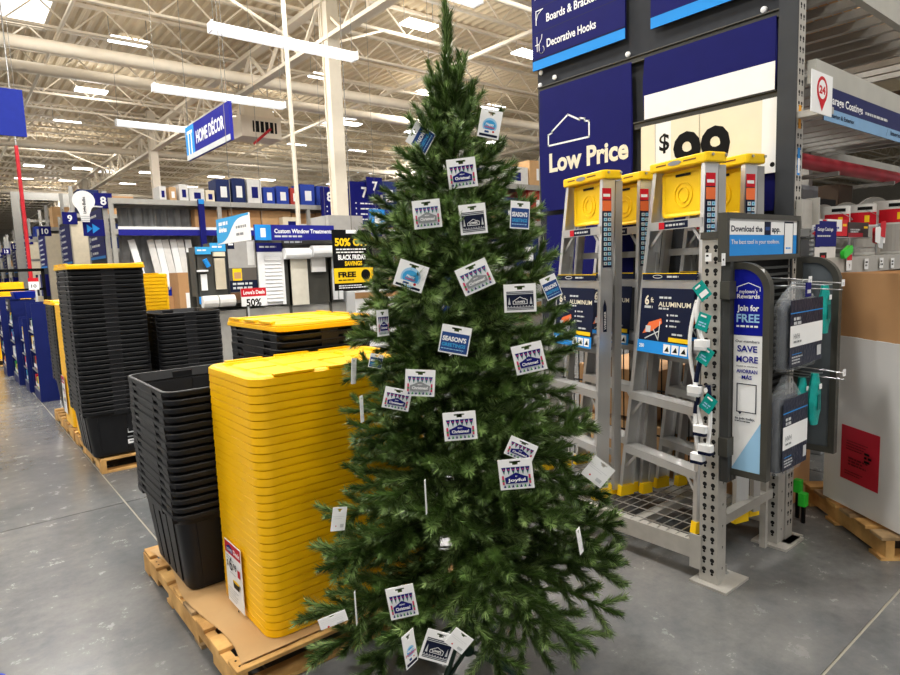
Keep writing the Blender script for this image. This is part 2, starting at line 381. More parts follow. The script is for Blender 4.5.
# unit heater
t = empty('unit_heater', (7.5, 18.2, 5.55), 0, 'beige boxy ceiling heater with black louvers behind the hanging sign', 'heater')
MB().box((-.55, -.4, -.35), (.7, .5, .25), steelp).build('casing', t)
MB().hexa([(-.4, -.3, .25), (.6, -.3, .25), (.6, .5, .25), (-.4, .5, .25)], [(-.2, .1, .8), (.6, .1, .8), (.6, .5, .8), (-.2, .5, .8)], steelp).build('hood', t)
MB().box((-.2, -.42, -.2), (.55, -.395, .12), hole).build('louver_opening', t)
for k in range(5): MB().box((-.16+.15*k, -.45, -.2), (-.13+.15*k, -.40, .12), steelp).build('louver', t)
MB().tube((.3, -.5, -.1), (-.4, -.9, -.65), .04, redpipe, 8).build('red_pipe', t)
t.location = atd(254, 128, 19)
for x in (-.4, .5): MB().tube((x, 0, .2), (x, 0, 7.4-t.location.z), .015, steel, 6).build('hanger_rod', t)

# big hanging signs
M = frame(Vector((3.5, 11.36, 3.45)), 'x'); s = Sign('department_sign', 'hanging navy sign reading HOME DÉCOR with light blue end square', 'sign', M, 2.08, .55, .05, mat('sign_blue', '26288a', .5))
s.rect(0, .0, .45, .55, sky); s.rect(.12, .06, .17, .46, white); s.rect(.27, .06, .32, .46, white); s.rect(.08, .42, .36, .47, white); s.rect(0, 0, 2.08, .085, ltgray)
s.text('HOME DÉCOR', .55, .21, .27, white, width=1.30, bold=.03); r = s.done()
for yy in (.1, 1.98): MB().tube((yy, .55, -.02), (yy, 3.4, -.02), .004, cablem, 5).build('cable', r)
M = frame(Vector((1.0, 12.2, 3.62)), 'x'); 
P = [aty(-34, 88, 12), aty(22, 90, 12), aty(26, 137, 12)]
s = Sign('blue_banner', 'plain royal blue banner hanging at the upper left corner', 'banner', frame(Vector((P[1].x-1.05, 12, P[2].z)), 'y'), 1.05, P[1].z-P[2].z, .03, mat('banner_blue', '1c2c8c', .5)); r = s.done()
for xx in (.1, .95): MB().tube((xx, P[1].z-P[2].z, -.015), (xx, 7.4-P[2].z, -.015), .004, cablem, 5).build('cable', r)

# ================================================================== PALLETS, TOTES, LIDS
def pallet(x0, y0, wx, ly, label, seed=1, rot=0, n=8):
    q = random.Random(seed); t = empty('wooden_pallet', (x0, y0, 0), rot, label, 'pallet')
    zt = .095
    for k, x in enumerate((0, wx/2-.02, wx-.04)):
        b = MB(); segs = [(0, ly*.2, .0), (ly*.2, ly*.33, .035), (ly*.33, ly*.66, 0), (ly*.66, ly*.8, .035), (ly*.8, ly, 0)]
        for a, c, cut in segs: b.box((x, a, .016+cut), (x+.038, c, zt), wood if k != 1 else woodg)
        b.build('stringer', t)
    for k in range(n):
        wd = .085+.04*q.random(); y = (ly-wd)*k/(n-1); dx = .012*(q.random()-.5); tilt = .004*(q.random()-.5)
        b = MB(); m = woodg if q.random() < .35 else wood
        b.hexa([(dx, y, zt), (wx+dx, y+tilt*3, zt), (wx+dx, y+wd, zt), (dx, y+wd+tilt, zt)], [(dx, y, zt+.016), (wx+dx, y+tilt*3, zt+.016), (wx+dx, y+wd, zt+.016), (dx, y+wd+tilt, zt+.016)], m)
        b.build('board', t, bevel=.002)
        nb = MB()
        for x in (.02, wx/2, wx-.02):
            for yy in (.3, .7): nb.tube((x+dx, y+wd*yy, zt+.015), (x+dx, y+wd*yy, zt+.0175), .004, hole, 6)
        if k % 3 == 0: nb.build('nail', t)
    for k in range(4):
        y = (ly-.09)*k/3; MB().box((0, y, 0), (wx, y+.09, .016), woodg if k == 1 else wood).build('board', t)
    return t
pallet(.655, 2.05, 1.04, 1.30, 'wooden pallet with kraft sheet at front, under yellow lids and black totes', 3)
pallet(.80, 5.27, 1.05, 1.22, 'wooden pallet under the tall yellow-capped black tote stack', 5)
pallet(.80, 6.56, 1.05, 1.25, 'third wooden pallet along the aisle, behind the tall tote stack', 8)
# kraft sheet
b = MB(); nx = 10; ny = 14; vs = []
q = random.Random(4)
for i in range(nx+1):
    for jj in range(ny+1):
        x = .69+(1.66-.69)*i/nx; y = 2.075+(3.3-2.075)*jj/ny; z = .116+.004*math.sin(jj*1.3)*(1 if i == 0 else .2)
        if i == 0: x += .02*math.sin(jj*.7)-.008
        vs.append((x, y, z))
top = [(x, y, z+.003) for x, y, z in vs]
fs = [(i*(ny+1)+k, (i+1)*(ny+1)+k, (i+1)*(ny+1)+k+1, i*(ny+1)+k+1) for i in range(nx) for k in range(ny)]
b.add(top, fs, cardl); b.add(vs, [f[::-1] for f in fs], cardl)
tag(b.build('kraft_sheet'), 'brown kraft sheet lying on the front pallet under the stacks', 'cardboard')

# one tote
TW, TL, TH, TP = .51, .68, .37, .0350
def tote_parts():
    b = MB(); w2, l2 = TW/2, TL/2
    def lp(k, z, r=.05, ins=0): return rrect(-w2*k+ins, -l2*k+ins, w2*k-ins, l2*k-ins, r, z)
    b.loops([lp(.74, 0, .04), lp(.78, .012, .05), lp(.90, TH-.045, .055), lp(.90, TH-.045, .055, .004), lp(.77, .02, .045, .004)], bbox, c0=True, c1=True)
    for sx in (-1, 1):        # vertical ribs following the taper
        for yy in (-.55, -.2, .2, .55):
            k0, k1 = .775, .895
            b.hexa([(sx*(w2*k0-.01), yy*l2*.8-.035, .03), (sx*(w2*k0+.009), yy*l2*.8-.035, .03), (sx*(w2*k0+.009), yy*l2*.8+.035, .03), (sx*(w2*k0-.01), yy*l2*.8+.035, .03)],
                   [(sx*(w2*k1-.01), yy*l2*.9-.045, TH-.05), (sx*(w2*k1+.006), yy*l2*.9-.045, TH-.05), (sx*(w2*k1+.006), yy*l2*.9+.045, TH-.05), (sx*(w2*k1-.01), yy*l2*.9+.045, TH-.05)], bbox)
    for sy in (-1, 1):
        for xx in (-.45, .45):
            k0, k1 = .775, .895
            b.hexa([(xx*w2*.8-.05, sy*(l2*k0-.01), .03), (xx*w2*.8+.05, sy*(l2*k0-.01), .03), (xx*w2*.8+.05, sy*(l2*k0+.010), .03), (xx*w2*.8-.05, sy*(l2*k0+.010), .03)],
                   [(xx*w2*.9-.06, sy*(l2*k1-.01), TH-.05), (xx*w2*.9+.06, sy*(l2*k1-.01), TH-.05), (xx*w2*.9+.06, sy*(l2*k1+.006), TH-.05), (xx*w2*.9-.06, sy*(l2*k1+.006), TH-.05)], bbox)
    r = MB()
    z1 = TH; z0 = TH-.0215
    r.loops([lp(.91, TH-.05, .055), lp(.955, z0-.006, .06), lp(.985, z0, .06), lp(1.0, z1-.003, .06), lp(.993, z1, .058), lp(.945, z1, .05), lp(.90, TH-.04, .045)], bbox, c0=False, c1=False)
    # pilasters that close the gap to the tote below (leave slots between)
    for sx in (-1, 1):
        for (a, c) in ((-.86, -.62), (-.40, .40), (.62, .86)):
            r.hexa([(sx*w2*.88, a*l2, z0-.016), (sx*w2*.985, a*l2, z0-.016), (sx*w2*.985, c*l2, z0-.016), (sx*w2*.88, c*l2, z0-.016)],
                   [(sx*w2*.90, a*l2, z0+.012), (sx*w2*.998, a*l2, z0+.012), (sx*w2*.998, c*l2, z0+.012), (sx*w2*.90, c*l2, z0+.012)], bbox)
    for sy in (-1, 1):
        for (a, c) in ((-.18, .18),):
            r.hexa([(a*w2, sy*l2*.90, z0-.016), (c*w2, sy*l2*.90, z0-.016), (c*w2, sy*l2*.99, z0-.016), (a*w2, sy*l2*.99, z0-.016)],
                   [(a*w2, sy*l2*.90, z0+.012), (c*w2, sy*l2*.90, z0+.012), (c*w2, sy*l2*.999, z0+.012), (a*w2, sy*l2*.999, z0+.012)], bbox)
    return b, r
tb, tr = tote_parts()
tote0 = empty('storage_tote'); tb.build('tub', tote0, smooth=True); tr.build('rim', tote0, smooth=True)
def rank(k, n):
    if k == 0: return 'topmost'
    if k == n-1: return 'bottommost'
    return ORD[k]+' from the top'
tused = [False]
def tote_stack(cx, cy, z0, n, where, group, rz=0, seed=0):
    q = random.Random(seed+n)
    for k in range(n):
        z = z0+TP*(n-1-k); loc = (cx+(q.random()-.5)*.004, cy+(q.random()-.5)*.004, z)
        if not tused[0]: r = tote0; r.location = loc; r.rotation_euler = (0, 0, rz); tused[0] = True
        else: r = dup(tote0, loc, rz)
        tag(r, 'black storage tote, %s %s' % (rank(k, n), where), 'storage tote', group)
# one lid
LX, LY, LH, LP = .77, .515, .035, .0308
def lid_mesh():
    b = MB(); a, c = LX/2, LY/2
    def lp(ins, z, r=.06): return rrect(-a+ins, -c+ins, a-ins, c-ins, r-ins*.3, z, 5)
    b.loops([lp(.002, 0), lp(0, .002), lp(.0015, .0268), lp(.005, .029), lp(.006, LH-.004), lp(.012, LH), lp(.045, LH), lp(.052, LH-.012)], ybox, c0=False, c1=True)
    for i in range(4):
        for jj in range(2):
            x0 = -a+.08+i*.157; y0 = -c+.075+jj*.19
            b.loops([rrect(x0, y0, x0+.14, y0+.17, .015, LH-.012, 2), rrect(x0+.005, y0+.005, x0+.135, y0+.165, .012, LH-.003, 2)], ybox, c0=False)
    for sy in (-1, 1):                        # latching bumps on the long rims
        for x0 in (-.30, -.08, .14): b.box((x0, sy*(c-.012)-.012, LH-.002), (x0+.16, sy*(c-.012)+.012, LH+.006), ybox)
    return b
lidm = None; lid0 = [None]
def lid(loc, rz, label, group):
    if lid0[0] is None: o = lid_mesh().build('tote_lid', smooth=True); lid0[0] = o
    else: o = dup(lid0[0])
    o.location = loc; o.rotation_euler = (0, 0, rz); return tag(o, label, 'lid', group)
def lid_stack(cx, cy, z0, n, where, group, rz=0, seed=0):
    q = random.Random(seed+n)
    for k in range(n): lid((cx+(q.random()-.5)*.0012, cy+(q.random()-.5)*.0012, z0+LP*(n-1-k)), rz, 'yellow tote lid, %s %s' % (rank(k, n), where), group)
ZP = .121
tote_stack(.897, 2.965, ZP, 16, 'of the open stack beside the yellow lids', 'totes in the open front stack', seed=1)
lid_stack(1.195, 2.38, ZP, 32, 'of the big front lid stack', 'lids in the front stack', seed=2)
n3 = int((1.255-ZP-TH)/TP)+1
tote_stack(1.43, 3.03, ZP, n3, 'of the capped stack behind the front lids', 'totes in the capped stack behind the lids', seed=3)
S3T = ZP+TP*(n3-1)+TH
# tall stack lid is a tote sized lid
def cap_lid(cx, cy, z, label, rz=0):
    b = MB(); a, c = TW/2+.012, TL/2+.012
    def lp(ins, z, r=.06): return rrect(-a+ins, -c+ins, a-ins, c-ins, r-ins*.3, z, 5)
    b.loops([lp(.004, 0), lp(0, .003), lp(.001, .02), lp(.006, .023), lp(.004, .027), lp(.008, .036), lp(.045, .036), lp(.05, .022)], ybox, c0=False, c1=True)
    for i in range(3):
        for jj in range(2):
            y0 = -c+.075+i*.185; x0 = -a+.07+jj*.205
            b.loops([rrect(x0, y0, x0+.185, y0+.165, .015, .022, 2), rrect(x0+.005, y0+.005, x0+.18, y0+.16, .012, .033, 2)], ybox, c0=False)
    for sx in (-1, 1):
        for y0 in (-.27, -.07, .13): b.box((sx*(a-.012)-.012, y0, .034), (sx*(a-.012)+.012, y0+.14, .044), ybox)
    o = b.build('tote_lid', smooth=True); o.location = (cx, cy, z); o.rotation_euler = (0, 0, rz); return tag(o, label, 'lid')
cap_lid(1.43, 3.03, S3T-.018, 'yellow lid closing the black tote stack behind the front lids')
n4 = int(round((1.565-ZP-TH)/TP))+1
tote_stack(.965, 5.56, ZP, n4, 'of the tallest stack, capped yellow', 'totes in the tallest stack', seed=4); cap_lid(.965, 5.56, ZP+TP*(n4-1)+TH-.018, 'yellow lid on top of the tallest black tote stack')
n5 = int(round((1.19-ZP-TH)/TP))+1
tote_stack(1.53, 5.56, ZP, n5, 'of the open stack right of the tallest', 'totes in the open stack beside the tallest', seed=5)
lid_stack(1.20, 6.20, ZP, 45, 'of the lid stack right behind the tallest totes', 'lids behind the tallest totes', seed=6)
lid_stack(1.20, 6.84, ZP, 37, 'of the lid stack on the third pallet', 'lids on the third pallet', seed=7)
n8 = int(round((1.26-ZP-TH)/TP))+1
tote_stack(1.07, 7.46, ZP, n8, 'of the capped stack on the third pallet', 'totes on the third pallet', seed=8); cap_lid(1.07, 7.46, ZP+TP*(n8-1)+TH-.018, 'yellow lid on the farther capped tote stack, third pallet')
# far totes and lids beyond the blue displays
pallet(.45, 13.6, 1.05, 1.5, 'far wooden pallet under lids beyond the blue displays', 9)
lid_stack(.86, 13.95, ZP, 38, 'of the far lid stack past the blue displays', 'lids past the blue displays', seed=9)
lid_stack(.84, 14.75, ZP, 44, 'of the farthest lid stack at the left edge', 'farthest lids', seed=10)
pallet(1.5, 8.1, 1.05, 1.2, 'wooden pallet under black totes behind the third pallet', 12)
tote_stack(1.78, 8.6, ZP, 30, 'of the open far stack behind the yellow cap', 'totes in the open far stack', seed=11)

# price signs leaning on stacks
def price_sign(P0, wd, ht, lab, lean=.0, yaw=0):
    M = Matrix.Translation(P0) @ Matrix.Rotation(yaw, 4, 'Z') @ Matrix.Rotation(lean, 4, 'Y') @ Matrix.Rotation(0, 4, 'Z') @ frame(Vector((0, 0, 0)), 'x')
    s = Sign('price_sign', lab, 'sign', M, wd, ht, .002, white)
    s.rect(.004, ht*.80, wd-.004, ht-.004, red); s.poly([(wd*.12, ht*.83), (wd*.12, ht*.90), (wd*.32, ht*.95), (wd*.52, ht*.90), (wd*.52, ht*.83)], navy)
    s.text("LOWE'S", wd*.15, ht*.845, wd*.10, white, width=wd*.34, bold=.02); s.text('Deals', wd*.56, ht*.85, wd*.15, white, width=wd*.38, bold=.03)
    s.lines(wd*.1, ht*.75, wd*.6, 2, ht*.035, ht*.012, grayp, 2)
    s.text('$', wd*.12, ht*.60, wd*.2, blk); s.text('6', wd*.28, ht*.56, wd*.45, blk, bold=.0); s.text('98', wd*.52, ht*.61, wd*.2, blk); s.rect(wd*.78, ht*.54, wd*.92, ht*.66, red)
    s.lines(wd*.3, ht*.52, wd*.7, 1, ht*.03, ht*.01, grayp, 3)
    s.poly([(wd*.5, ht*.32), (wd*.46, ht*.42), (wd*.86, ht*.42), (wd*.82, ht*.32)], blk); s.disc(wd*.66, ht*.425, wd*.2, yel, ry=ht*.022)
    s.lines(wd*.12, ht*.26, wd*.85, 5, ht*.03, ht*.009, grayp, 4); s.rect(wd*.8, ht*.03, wd*.88, ht*.06, blk)
    return s.done()
P = atx(225, 536, .785); Q = atx(243, 617, .785)
PA, PB = atx(224, 537, .797), atx(245, 616, .797); price_sign(Vector((.797, PA.y, PB.z)), PA.y-PB.y, PA.z-PB.z, 'tall white sale sign with red header leaning on the front yellow lids', 0)
price_sign(Vector((.79, 5.62, .16)), .19, .36, 'white sale sign standing at the base of the tallest tote stack', 0)
price_sign(Vector((.80, 6.98, .22)), .19, .36, 'white sale sign on the lid stack of the third pallet', 0)
# product label on the lowest tote of tallest stack
s = Sign('product_label', 'product label with white strip near the base of the tallest stack', 'label', frame(Vector((1.0, 5.268, .20)), 'y'), .19, .13, .001, blk)
s.rect(.0, .0, .19, .035, white); s.rect(.0, .05, .07, .06, grayp); s.rect(.005, .085, .09, .12, ltgray); s.rect(.12, .10, .185, .125, yel); s.rect(.12, .06, .15, .09, grayp); s.lines(.01, .015, .18, 1, .01, .010, grayp, 3); s.done()

# blue floor displays
def floor_display(x0, y0, wx, ly, h, label, hm=navy, lean=0, hdr=None):
    t = empty('floor_display', (x0, y0, 0), 0, label, 'display')
    MB().box((0, 0, 0), (wx, .02, h), mat('display_blue', '18225c', .5)).build('side_panel', t); MB().box((0, ly-.02, 0), (wx, ly, h), mat('display_blue', '22307e')).build('side_panel', t)
    MB().box((wx-.02, .02, 0), (wx, ly-.02, h), mat('display_blue', '22307e')).build('back_panel', t); MB().box((0, .02, 0), (wx-.02, ly-.02, .12), mat('display_blue', '22307e')).build('base', t)
    q = random.Random(int(y0*100))
    for k in range(4):
        z = .12+(h-.25)*k/4
        MB().box((.0, .02, z), (wx-.02, ly-.02, z+.012), grayp).build('shelf', t)
        y = .03
        while y < ly-.1:
            ww = .07+.05*q.random(); hh = .12+.06*q.random(); m = q.choice([sky, ltgray, navyd, yel, green, white, blk, red])
            bb = MB().box((.02, y, z+.012), (wx-.06, y+ww, z+.012+hh), m).box((.0185, y+.01, z+.03), (.02, y+ww-.01, z+.03+hh*.3), white); bb.build('product_box', t); y += ww+.005
    if hdr:
        M = Matrix.Translation((-.004, ly-.01, h-.16)) @ frame(Vector((0, 0, 0)), 'x'); s = Sign('header', None, None, M, ly-.02, .18, .006, navyd, parent=t)
        s.text(hdr[0], .03, .10, .055, white, width=(ly-.02)*.5, bold=.03); s.text(hdr[1], .03, .03, .055, white, width=(ly-.02)*.4, bold=.03); s.done()
    return t
floor_display(.80, 9.02, .20, .62, 1.22, 'nearest dark blue floor display with a plain blue end panel')
floor_display(.77, 9.95, .20, .5, 1.0, 'short blue floor display with yellow stripe between two taller ones')
floor_display(.72, 10.75, .30, .8, 1.22, 'floor display with dark header and colourful packs', hdr=('AMAZING', 'BENEFITS'))
floor_display(.66, 12.0, .28, .8, 1.25, 'farthest dark blue floor display beside the aisle at left')
tag(MB().loops([rrect(.80, 11.0, 1.05, 11.5, .04, 1.24), rrect(.78, 10.97, 1.08, 11.53, .04, 1.34)], royal).build('blue_bin'), 'bright blue plastic bin on top of the colourful floor display', 'bin')
# dark rail frame
b = MB(); tag(b.box((.1, 10.3, 1.62), (1.12, 10.34, 1.66), blk).box((.1, 10.3, 1.36), (1.12, 10.34, 1.39), blk).box((1.08, 10.3, 0), (1.12, 10.34, 1.66), blk).box((.1, 10.3, 0), (.14, 10.34, 1.66), blk).build('rail_frame'), 'black metal rail frame standing over the far yellow lids', 'rail')
s = Sign('price_card', 'small white and red price card above the blue displays', 'sign', frame(Vector((.90, 10.1, 1.37)), 'y'), .12, .16, .004, white); s.rect(0, .11, .12, .16, red); s.text('10', .03, .03, .06, blk, width=.06); r = s.done(); MB().box((.07, -1.36, -.012), (.09, .05, -.005), ltgray).build('stand', r)
# blue corner lower left
c = atz(4, 676, .18)
b = MB(); b.loops([rrect(c.x-.16, c.y-.13, c.x+.006, c.y+.02, .03, .0), rrect(c.x-.18, c.y-.15, c.x+.012, c.y+.03, .03, .17), rrect(c.x-.17, c.y-.14, c.x+.005, c.y+.022, .03, .185)], royal)
tag(b.build('plastic_basket', smooth=True), 'blue plastic corner of a basket on the floor, lower left', 'basket')

# ================================================================== AISLE RACKS FAR AWAY (aisles 8 to 14)
BOXC = [mat('box_white', 'dcdad6', .6), mat('box_navy', '25305c', .6), card, mat('box_tan', 'c9a173', .7), mat('box_blue', '2f46a0', .6), mat('box_grey', '9fa1a3', .6), mat('box_red', 'b03a34', .6), mat('box_cream', 'e2d6bd', .6)]
def carton(x, y, z, wx, wy, h, m, label, group, tape=True, rz=0):
    t = empty('storage_box', (x, y, z), rz, label, 'box', group)
    MB().box((0, 0, 0), (wx, wy, h), m).build('carton', t, bevel=.004)
    if tape: MB().box((wx*.3, -.004, h*.25), (wx*.75, 0, h*.7), white if m not in (BOXC[0], BOXC[7]) else navy).build('printed_label', t)
    return t
def rack(name, x0, y0, n, bay, dep, levels, label, h, tall_posts=True, m=None):
    m = m or rackm; t = empty(name, (x0, y0, 0), 0, label, 'rack')
    for i in range(n+1):
        for yy in (0, dep):
            MB().box((i*bay-.05, yy-.04, 0), (i*bay+.05, yy+.04, h), m).build('post', t)
        b = MB(); z = .3; k = 0
        while z < h-.9: b.bar((i*bay, 0, z if k % 2 else z+.9), (i*bay, dep, z+.9 if k % 2 else z), .03, .03, m); z += .9; k += 1
        b.build('brace', t)
    for z in levels:
        for yy in (-.04, dep+.02): MB().box((0, yy-.02, z-.07), (n*bay, yy+.02, z+.06), m).build('beam', t)
        MB().box((0, 0, z+.02), (n*bay, dep, z+.04), rackm).build('shelf', t)
    return t
rk = rack('pallet_rack', 3.35, 17.0, 5, 2.6, 1.1, (2.62, 3.36), 'aisle 8 pallet rack holding window goods across the back', 3.42)
tag(MB().box((3.45, 16.92, 2.52), (15, 16.94, 2.67), mat('band_blue', '24268a', .5)).box((3.45, 16.92, 2.67), (15, 16.935, 2.74), white).build('shelf_band'), 'navy shelf edge band along the aisle 8 rack', 'sign')
# overhead stock on top of that rack, sized from the picture
stock = [(160, 168, 186, 10, 0), (170, 178, 187, 9, 3), (180, 190, 184, 8, 0), (190, 206, 188, 8, 0), (206, 216, 190, 7, 7), (217, 232, 179, 17, 1), (233, 247, 178, 18, 1), (248, 263, 179, 18, 0), (264, 276, 187, 10, 4), (277, 290, 186, 11, 4), (291, 300, 188, 9, 6), (301, 316, 184, 13, 4), (317, 330, 186, 11, 4), (331, 345, 186, 11, 6), (366, 380, 180, 16, 1), (381, 398, 181, 15, 1)]
nm = {0: 'white', 1: 'navy', 3: 'tan', 4: 'bright blue', 6: 'red', 7: 'cream'}
cnt = {}
for i, (a, b_, t_, hh, c) in enumerate(stock):
    p, q = aty(a, 200, 17.1), aty(b_, 200, 17.1); z1 = aty(a, t_, 17.1).z
    cnt[c] = cnt.get(c, 0)+1
    carton(p.x, 17.1, 3.40, q.x-p.x-.03, .6, max(.2, z1-3.40), BOXC[c], '%s box on top of the aisle 8 rack, %s from left' % (nm[c], ORD[i] if i else 'first'), 'overhead boxes on the aisle 8 rack')
# second level: brown cartons, white packs
q = random.Random(5); x = 5.4; i = 0
while x < 12.5:
    wx = .75+.2*q.random(); carton(x, 17.3, 2.66, wx, .7, .50+.1*q.random(), [card, card, BOXC[3]][i % 3], 'brown carton in the upper bay of the aisle 8 rack, %s from left' % (ORD[i] if i else 'first'), 'brown cartons in the aisle 8 rack', tape=False); x += wx+.03; i += 1
for i, (a, b_, t_, c) in enumerate(((283, 300, 217, 7), (301, 310, 224, 0), (330, 344, 212, 0))):
    p, r2 = aty(a, 230, 17.05), aty(b_, 230, 17.05); carton(p.x, 17.02, 2.66, r2.x-p.x, .25, aty(a, t_, 17.05).z-2.66, BOXC[c], ['cream box in front of the brown cartons above the window sign', 'small white box right of the cream box above the window sign', 'white box above the window sign beside the column'][i], None)
# grey sheet with hanging blinds stock
b = MB(); nx = 60
vs = []
for i in range(nx+1):
    x = 3.6+(8.2-3.6)*i/nx; yy = 17.75+.05*math.sin(i*1.1)+.03*math.sin(i*2.7); vs += [(x, yy, .2), (x, yy, 2.6)]
b.add(vs, [(2*i, 2*i+2, 2*i+3, 2*i+1) for i in range(nx)], mat('grey_sheet', '8a8b8c', .5, var=.25, scale=3)); tag(b.build('plastic_curtain', smooth=True), 'translucent grey plastic curtain hanging in the lower aisle 8 bay', 'curtain')
b = MB(); vs = []
for i in range(nx+1):
    x = 3.6+(6.2-3.6)*i/nx; yy = 17.65+.05*math.sin(i*.9)+.03*math.sin(i*2.3); vs += [(x, yy, 2.72), (x, yy, 3.26)]
b.add(vs, [(2*i, 2*i+2, 2*i+3, 2*i+1) for i in range(nx)], mat('grey_sheet', '8a8b8c')); tag(b.build('plastic_curtain', smooth=True), 'translucent grey plastic curtain in the upper aisle 8 bay', 'curtain')
ns = 0
for (a, b_) in ((131, 150), (150, 166), (158, 172), (165, 179), (173, 185), (180, 191), (188, 196)):
    p = aty(a, 236, 17.3); r2 = aty(b_, 300, 17.0); ns += 1
    bb = MB(); bb.bar((p.x, 17.35, 2.44), (r2.x, 17.0, .9), .16, .02, white if ns % 2 else BOXC[0], up=(0, 1, 0)); tag(bb.build('trim_board'), 'white trim board leaning in the aisle 8 bay, %s from left' % (ORD[ns-1] if ns > 1 else 'first'), 'board', 'white boards leaning in the aisle 8 bay')
for k in range(5):
    p = aty(165+4.6*k, 289+(k % 2)*4, 15.6); b = MB().tube((p.x, 15.6, p.z), (p.x+.1, 16.8, p.z+.02), .085, white, 12).tube((p.x, 15.58, p.z), (p.x, 15.62, p.z), .088, royal, 12)
    tag(b.build('blind_tube'), 'white cardboard tube with blue end cap, %s from left of five' % (ORD[k] if k else 'first'), 'tube', 'blue capped tubes under the aisle 8 rack')
p = aty(166, 296, 15.6); tag(MB().box((p.x-.1, 15.5, 0), (p.x+1.1, 16.9, p.z), card).build('cardboard_bin'), 'brown cardboard bin carrying the blue capped tubes', 'bin')
p = aty(180, 303, 15); r2 = aty(199, 272, 15); carton(p.x, 15, 0, r2.x-p.x, .7, r2.z, card, 'tall brown carton standing left of the window displays', None)

NW = {'8': 'eight', '9': 'nine', '10': 'ten', '11': 'eleven', '12': 'twelve', '13': 'thirteen', '14': 'fourteen', '15': 'fifteen'}
def endcap(y0, num, first=False, cream_side=False, dpt=9):
    """rack end facing the main aisle at x = 3.27, from y0 to y0+2.3"""
    t = empty('aisle_endcap', (3.27, y0, 0), 0, 'grey aisle end panel with navy sign strips under the number %s flag' % NW[num], 'endcap')
    MB().box((0, .1, 0), (.05, 2.2, 3.35), dgrey).build('panel', t)
    for yy in (0, 2.25):
        MB().box((-.02, yy-.04, 0), (.08, yy+.05, 3.62), galv).build('post', t)
    q = random.Random(y0)
    Ms = Matrix.Translation((-.02, 2.15, 2.0)) @ frame(Vector((0, 0, 0)), 'x'); s = Sign('sign_strip', None, None, Ms, 2.0, 1.25, .01, navy, parent=t)
    for k in range(6): s.lines(.35, 1.08-.19*k, 1.5, 1, .1, .06, white, k+int(y0)); s.rect(.08, 1.04-.19*k, .24, 1.17-.19*k, ltgray); s.rect(0, 1.0-.19*k, 2.0, 1.005-.19*k, blk)
    s.rect(0, 0, 2.0, .07, sky); s.done()
    for k, yy in enumerate((1.5, .75, .1)): MB().box((-.25, yy, .9), (-.02, yy+.6, 1.75), [navyd, BOXC[0], navy][k]).build('stock_panel', t)
    if cream_side: MB().box((0, -.08, .3), (.75, -.02, 3.3), BOXC[7]).build('side_panel', t)
    MB().box((-.02, -.06, 3.5), (.09, .0, 3.62), galv).build('top_beam', t)
    Mf = frame(Vector((3.06, y0-.12, 3.20)), 'y'); s = Sign('aisle_flag', 'navy square flag with white aisle number %s' % NW[num], 'sign', Mf, .40, .37, .02, navy)
    s.text(num, .20, .09, .27, white, al='c', bold=.03); s.done()
for y0, num, cs in ((17.45, '8', False), (22.6, '9', True), (28.6, '10', True), (34.8, '11', True), (41, '12', False), (47.2, '13', False), (53.4, '14', False), (59.6, '15', False)):
    endcap(y0, num, cream_side=cs)
    if num != '8':
        rk = rack('pallet_rack', 3.4, y0+.2, 4, 3.0, 2.0, (1.2, 2.4, 3.5), 'grey pallet rack running back behind the aisle %s flag' % NW[num], 4.4)
        q = random.Random(y0); k = 0
        for z in (1.24, 2.44, 3.54):
            x = 3.6; k = 0
            while x < 9:
                wx = .5+.5*q.random(); bb = carton(x, y0+.25, z, wx, .8, .35+.5*q.random(), q.choice(BOXC), '%s box, %s along the %s shelf behind the aisle %s flag' % (q.choice(['plain', 'square', 'stocked']), ORD[k] if k else 'first', {1.24: 'low', 2.44: 'middle', 3.54: 'top'}[z], NW[num]), 'boxes on the aisle %s rack' % NW[num], tape=False); x += wx+.05; k += 1
    
# glowing bulbs on the aisle 9 lighting shelf
for k, (a, b_) in enumerate(((196/3.75+1, 260/3.75+180), (205/3.75, 298/3.75+180))):
    p = atx(a, b_, 3.6); tag(MB().lathe([(.02, .1), (.06, .06), (.12, 0), (.06, -.1), (.01, -.13)], glassb, 12, (p.x, p.y, p.z)).build('display_bulb', smooth=True), ['upper warm glowing display bulb beside the aisle 9 panel', 'lower warm glowing display bulb beside the aisle 9 panel'][k], 'lamp')
# light bulb shaped sign
p = aty(84, 205, 17.2); r_ = .24
b = MB(); pts = []
for k in range(21):
    a = R(-60+300*k/20); pts.append((r_*math.cos(a), .12+r_*math.sin(a)))
pts = [(r_*math.cos(R(-50+280*k/20)), .1+r_*math.sin(R(-50+280*k/20))) for k in range(21)]+[(-.10, -.22), (-.09, -.40), (.09, -.40), (.10, -.22)]
b.loops([[(x, .0, z) for x, z in pts], [(x, .03, z) for x, z in pts]], white)
t = empty('bulb_sign', (p.x, 17.2, p.z), 0, 'white light bulb shaped sign left of the aisle 8 flag', 'sign'); b.build('board', t)
for k in range(3): MB().box((-.09, -.012, -.38+.05*k), (.09, 0, -.355+.05*k), ltgray).build('screw_thread', t)
v, f, wd = text_geo('Light Bulbs', .02); b = MB(); M = Matrix(((0, -1, 0), (0, 0, -1), (1, 0, 0))).to_4x4(); b.add([(a*.09, c*.09, 0) for a, c, _ in v], f, blk, Matrix.Translation((.03, -.008, -.20)) @ M); b.build('lettering', t)
MB().tube((.1, .02, -.02), (.55, .2, -.02), .02, white, 6).build('arm', t)
# arrow sign under it
s = Sign('arrow_sign', 'navy sign with two light blue arrows under the bulb sign', 'sign', frame(aty(84, 236, 17.42), 'y'), .46, .40, .03, navy)
s.poly([(.08, .08), (.2, .18), (.08, .28)], sky); s.poly([(.2, .06), (.36, .18), (.2, .30)], sky); s.done()
